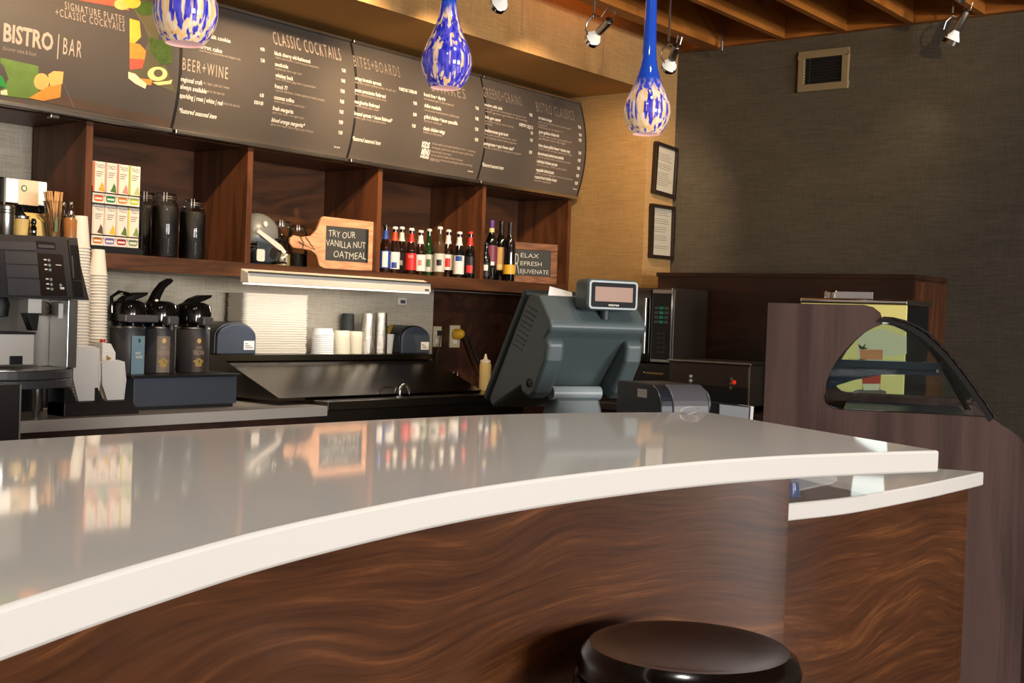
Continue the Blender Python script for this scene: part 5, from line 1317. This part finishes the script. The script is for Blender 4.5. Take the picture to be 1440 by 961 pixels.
MB().lathe([(0, -.05), (.035, -.045), (.04, 0), (.03, .03), (0, .035)], 18, (g_.x, 4.45, g_.z+.02)).build('steam_head', 'rubber_black', t)
arc = [(2.47+.345*math.sin(q), 4.60-.365*math.cos(q)) for q in [R(-72+144*i/24) for i in range(25)]]
MB().prism(arc, 1.064, 1.096).build('drip_tray_upper', 'charcoal_mid', t, bevel=.003)
MB().prism(arc, 1.030, 1.062).build('drip_tray_lower', 'charcoal_mid', t, bevel=.003)
MB().prism([(x*.94+.148, y*.94+.27) for x, y in arc], 1.0965, 1.099).build('drip_grid', 'steel', t)
MB().box(mx0+.02, mx1-.08, 4.52, 4.96, .92, 1.029).build('under_body', 'black_plastic', t)
for x, y in ((2.62, 4.42), (2.3, 4.42), (2.66, 4.9), (2.26, 4.9)):
    MB().lathe([(0, 0), (.010, 0), (.012, .02), (.02, .035), (.02, .125), (0, .125)], 16, (x, y, .9055)).build('foot', 'steel', t)

# on top of the coffee machine
MT = zt_+.0005
def topx(px, Y=4.56): return PY(px, 325, Y).x
t = T('steel_shaker', 'steel cocoa shaker with ribbed lid on the coffee machine', 'shaker', (topx(7), 4.56, MT))
hz_ = PY(7, 288, 4.56).z-MT
MB().lathe([(0, 0), (.032, 0), (.034, .004), (.034, hz_*.72), (.031, hz_*.74)], 28).build('can', 'steel', t)
MB().lathe([(.031, hz_*.74), (.036, hz_*.76), (.036, hz_*.8), (.033, hz_*.82), (.036, hz_*.85), (.036, hz_*.94), (.028, hz_), (0, hz_)], 28).build('lid', 'steel', t)
t = T('sugar_tin', 'short ribbed pale tin between the shaker and stirrer cup', 'tin', (topx(33), 4.58, MT))
hz_ = PY(33, 304, 4.58).z-MT
MB().lathe([(0, 0), (.026, 0), (.028, hz_*.2), (.027, hz_*.25), (.029, hz_*.45), (.028, hz_*.5), (.030, hz_*.75), (.030, hz_), (0, hz_)], 24).build('tin_body', 'sachet', t)
MB().lathe([(.0302, hz_*.85), (.0315, hz_*.9), (.0302, hz_)], 24).build('rim', 'steel', t)
t = T('paper_tin', 'small pale jar with wire handle next to the steel shaker', 'jar', (topx(22, 4.61), 4.61, MT))
MB().lathe([(0, 0), (.024, 0), (.024, .07), (.018, .08), (0, .08)], 20).build('jar_body', 'sachet', t)
MB().tube([(.024, -.004, .06), (.04, -.006, .055), (.04, -.006, .01), (.025, -.004, .005)], .003, 6).build('wire_handle', 'steel', t)
t = T('pepper_mill', 'small black stopper bottle behind the stirrer cup', 'bottle', (topx(43), 4.54, MT))
MB().lathe([(0, 0), (.012, 0), (.013, .04), (.008, .05), (.012, .06), (.008, .075), (0, .078)], 16).build('mill_body', 'black_gloss', t)
MB().lathe([(.0131, .02), (.0136, .024), (.0131, .028)], 16).build('band', 'steel', t)
t = T('sachet_box', 'low tan box of sachets behind the stirrer cup', 'box', (topx(53, 4.605), 4.605, MT))
MB().box(-.045, .045, -.02, .038, 0, .07).build('box_body', 'sachet', t)
MB()._add([(-.045, -.02, .07), (.045, -.02, .07), (.045, .03, .105), (-.045, .03, .105)], [(0, 1, 2, 3)]).build('flap', 'sachet', t)
sx_, sy_ = topx(74), 4.55
t = T('stirrer_cup', 'clear plastic cup holding wooden stir sticks', 'cup', (sx_, sy_, MT))
ch = PY(74, 284, sy_).z-MT
MB().lathe([(0, .002), (.026, .002), (.043, ch)], 28).build('wall', 'cup_plastic', t)
MB().lathe([(.0425, ch-.002), (.0455, ch), (.0425, ch+.003)], 28).build('rim', 'cup_plastic', t)
MB()._add([(.0375*math.cos(an), .0375*math.sin(an), z) for an, z in [(-2.05, .03), (-1.75, .03), (-1.75, .09), (-2.05, .075)]], [(0, 1, 2, 3)]).build('leaf_logo', 'leaf_green', t)
sm_ = MB().box(-.003, .003, -.001, .001, 0, .19).mesh('stick'); sm_.materials.append(M('stick_wood'))
random.seed(5)
for i in range(34):
    o = bpy.data.objects.new('stir_stick', sm_); COL.objects.link(o)
    an = random.random()*2*PI; r0 = .020*random.random()
    lean = .05+.08*random.random(); la = random.choice((PI*.95, PI*.85, 0.1, PI*.9))+random.uniform(-.4, .4)
    if i < 8: la = PI+random.uniform(-.2, .2); lean = .24
    o.location = (sx_+r0*math.cos(an)+(.008 if i < 8 else 0), sy_+r0*math.sin(an), MT+.004)
    d_ = Vector((math.sin(lean)*math.cos(la), math.sin(lean)*math.sin(la), math.cos(lean)))
    o.rotation_euler = d_.to_track_quat('Z', 'Y').to_euler()
    tag(o, 'thin wooden stir stick standing in the clear plastic cup', 'stir stick', 'wooden stir sticks in the cup')
t = T('plastic_cup', 'empty clear plastic cup behind the stir sticks', 'cup', (topx(88, 4.60), 4.60, MT))
ch = PY(88, 284, 4.60).z-MT
MB().lathe([(0, .002), (.024, .002), (.040, ch)], 24).build('wall', 'cup_plastic', t)
MB().lathe([(.039, ch-.002), (.042, ch), (.039, ch+.003)], 24).build('rim', 'cup_plastic', t)
t = T('syrup_bottle', 'short amber syrup jar with steel top beside the paper cups', 'jar', (topx(96.5), 4.55, MT))
hz_ = PY(96, 297, 4.55).z-MT
MB().lathe([(0, 0), (.026, 0), (.027, hz_*.68), (.018, hz_*.8)], 24).build('jar_body', 'amber', t)
MB().lathe([(.019, hz_*.79), (.02, hz_*.84), (.013, hz_*.9), (.013, hz_), (0, hz_)], 20).build('steel_top', 'chrome', t)
# glossy brewer on the shelf behind
a = PY(8, 245, 4.70); b = PY(68, 253, 4.70)
t = T('shelf_brewer', 'black glossy brewer with painted window reflection on its front and notice card on the shelf', 'brewer', (0, 0, 0))
MB().box(a.x-.1, b.x, 4.72, 4.98, ZS1+.0005, a.z-.01).build('body', 'black_gloss', t, bevel=.006)
MB().box(a.x+.005, b.x-.005, 4.70, 4.7195, a.z-.11, a.z-.014).build('painted_reflection', 'glow_white', t, bevel=.003)  # window reflection painted on the glossy front as a glowing white plate
c0 = PY(27, 252, 4.695); c1 = PY(54, 290, 4.695)
MB().box(c0.x, c1.x, 4.696, 4.699, c1.z, c0.z).build('notice_card', 'card_tan', t)
lg = PY(34, 265, 4.695)
MB().prism(circ(lg.x, lg.z, .013, .013), 4.6950, 4.6958, 'y').build('emblem', 'logo_green', t)
MB().prism(circ(lg.x, lg.z, .0085, .0085), 4.6944, 4.6949, 'y').build('emblem_centre', 'cream_ceramic', t)
MB().lathe([(0, 0), (.03, 0), (.03, .05), (.02, .06), (0, .06)], 18, (b.x+.02, 4.80, a.z-.09)).build('side_cap', 'cream_ceramic', t)
MB().tube([(a.x-.003, 4.70, ZS1+.02), (a.x-.003, 4.70, a.z-.012)], .004, 6).build('edge_trim', 'chrome', t)
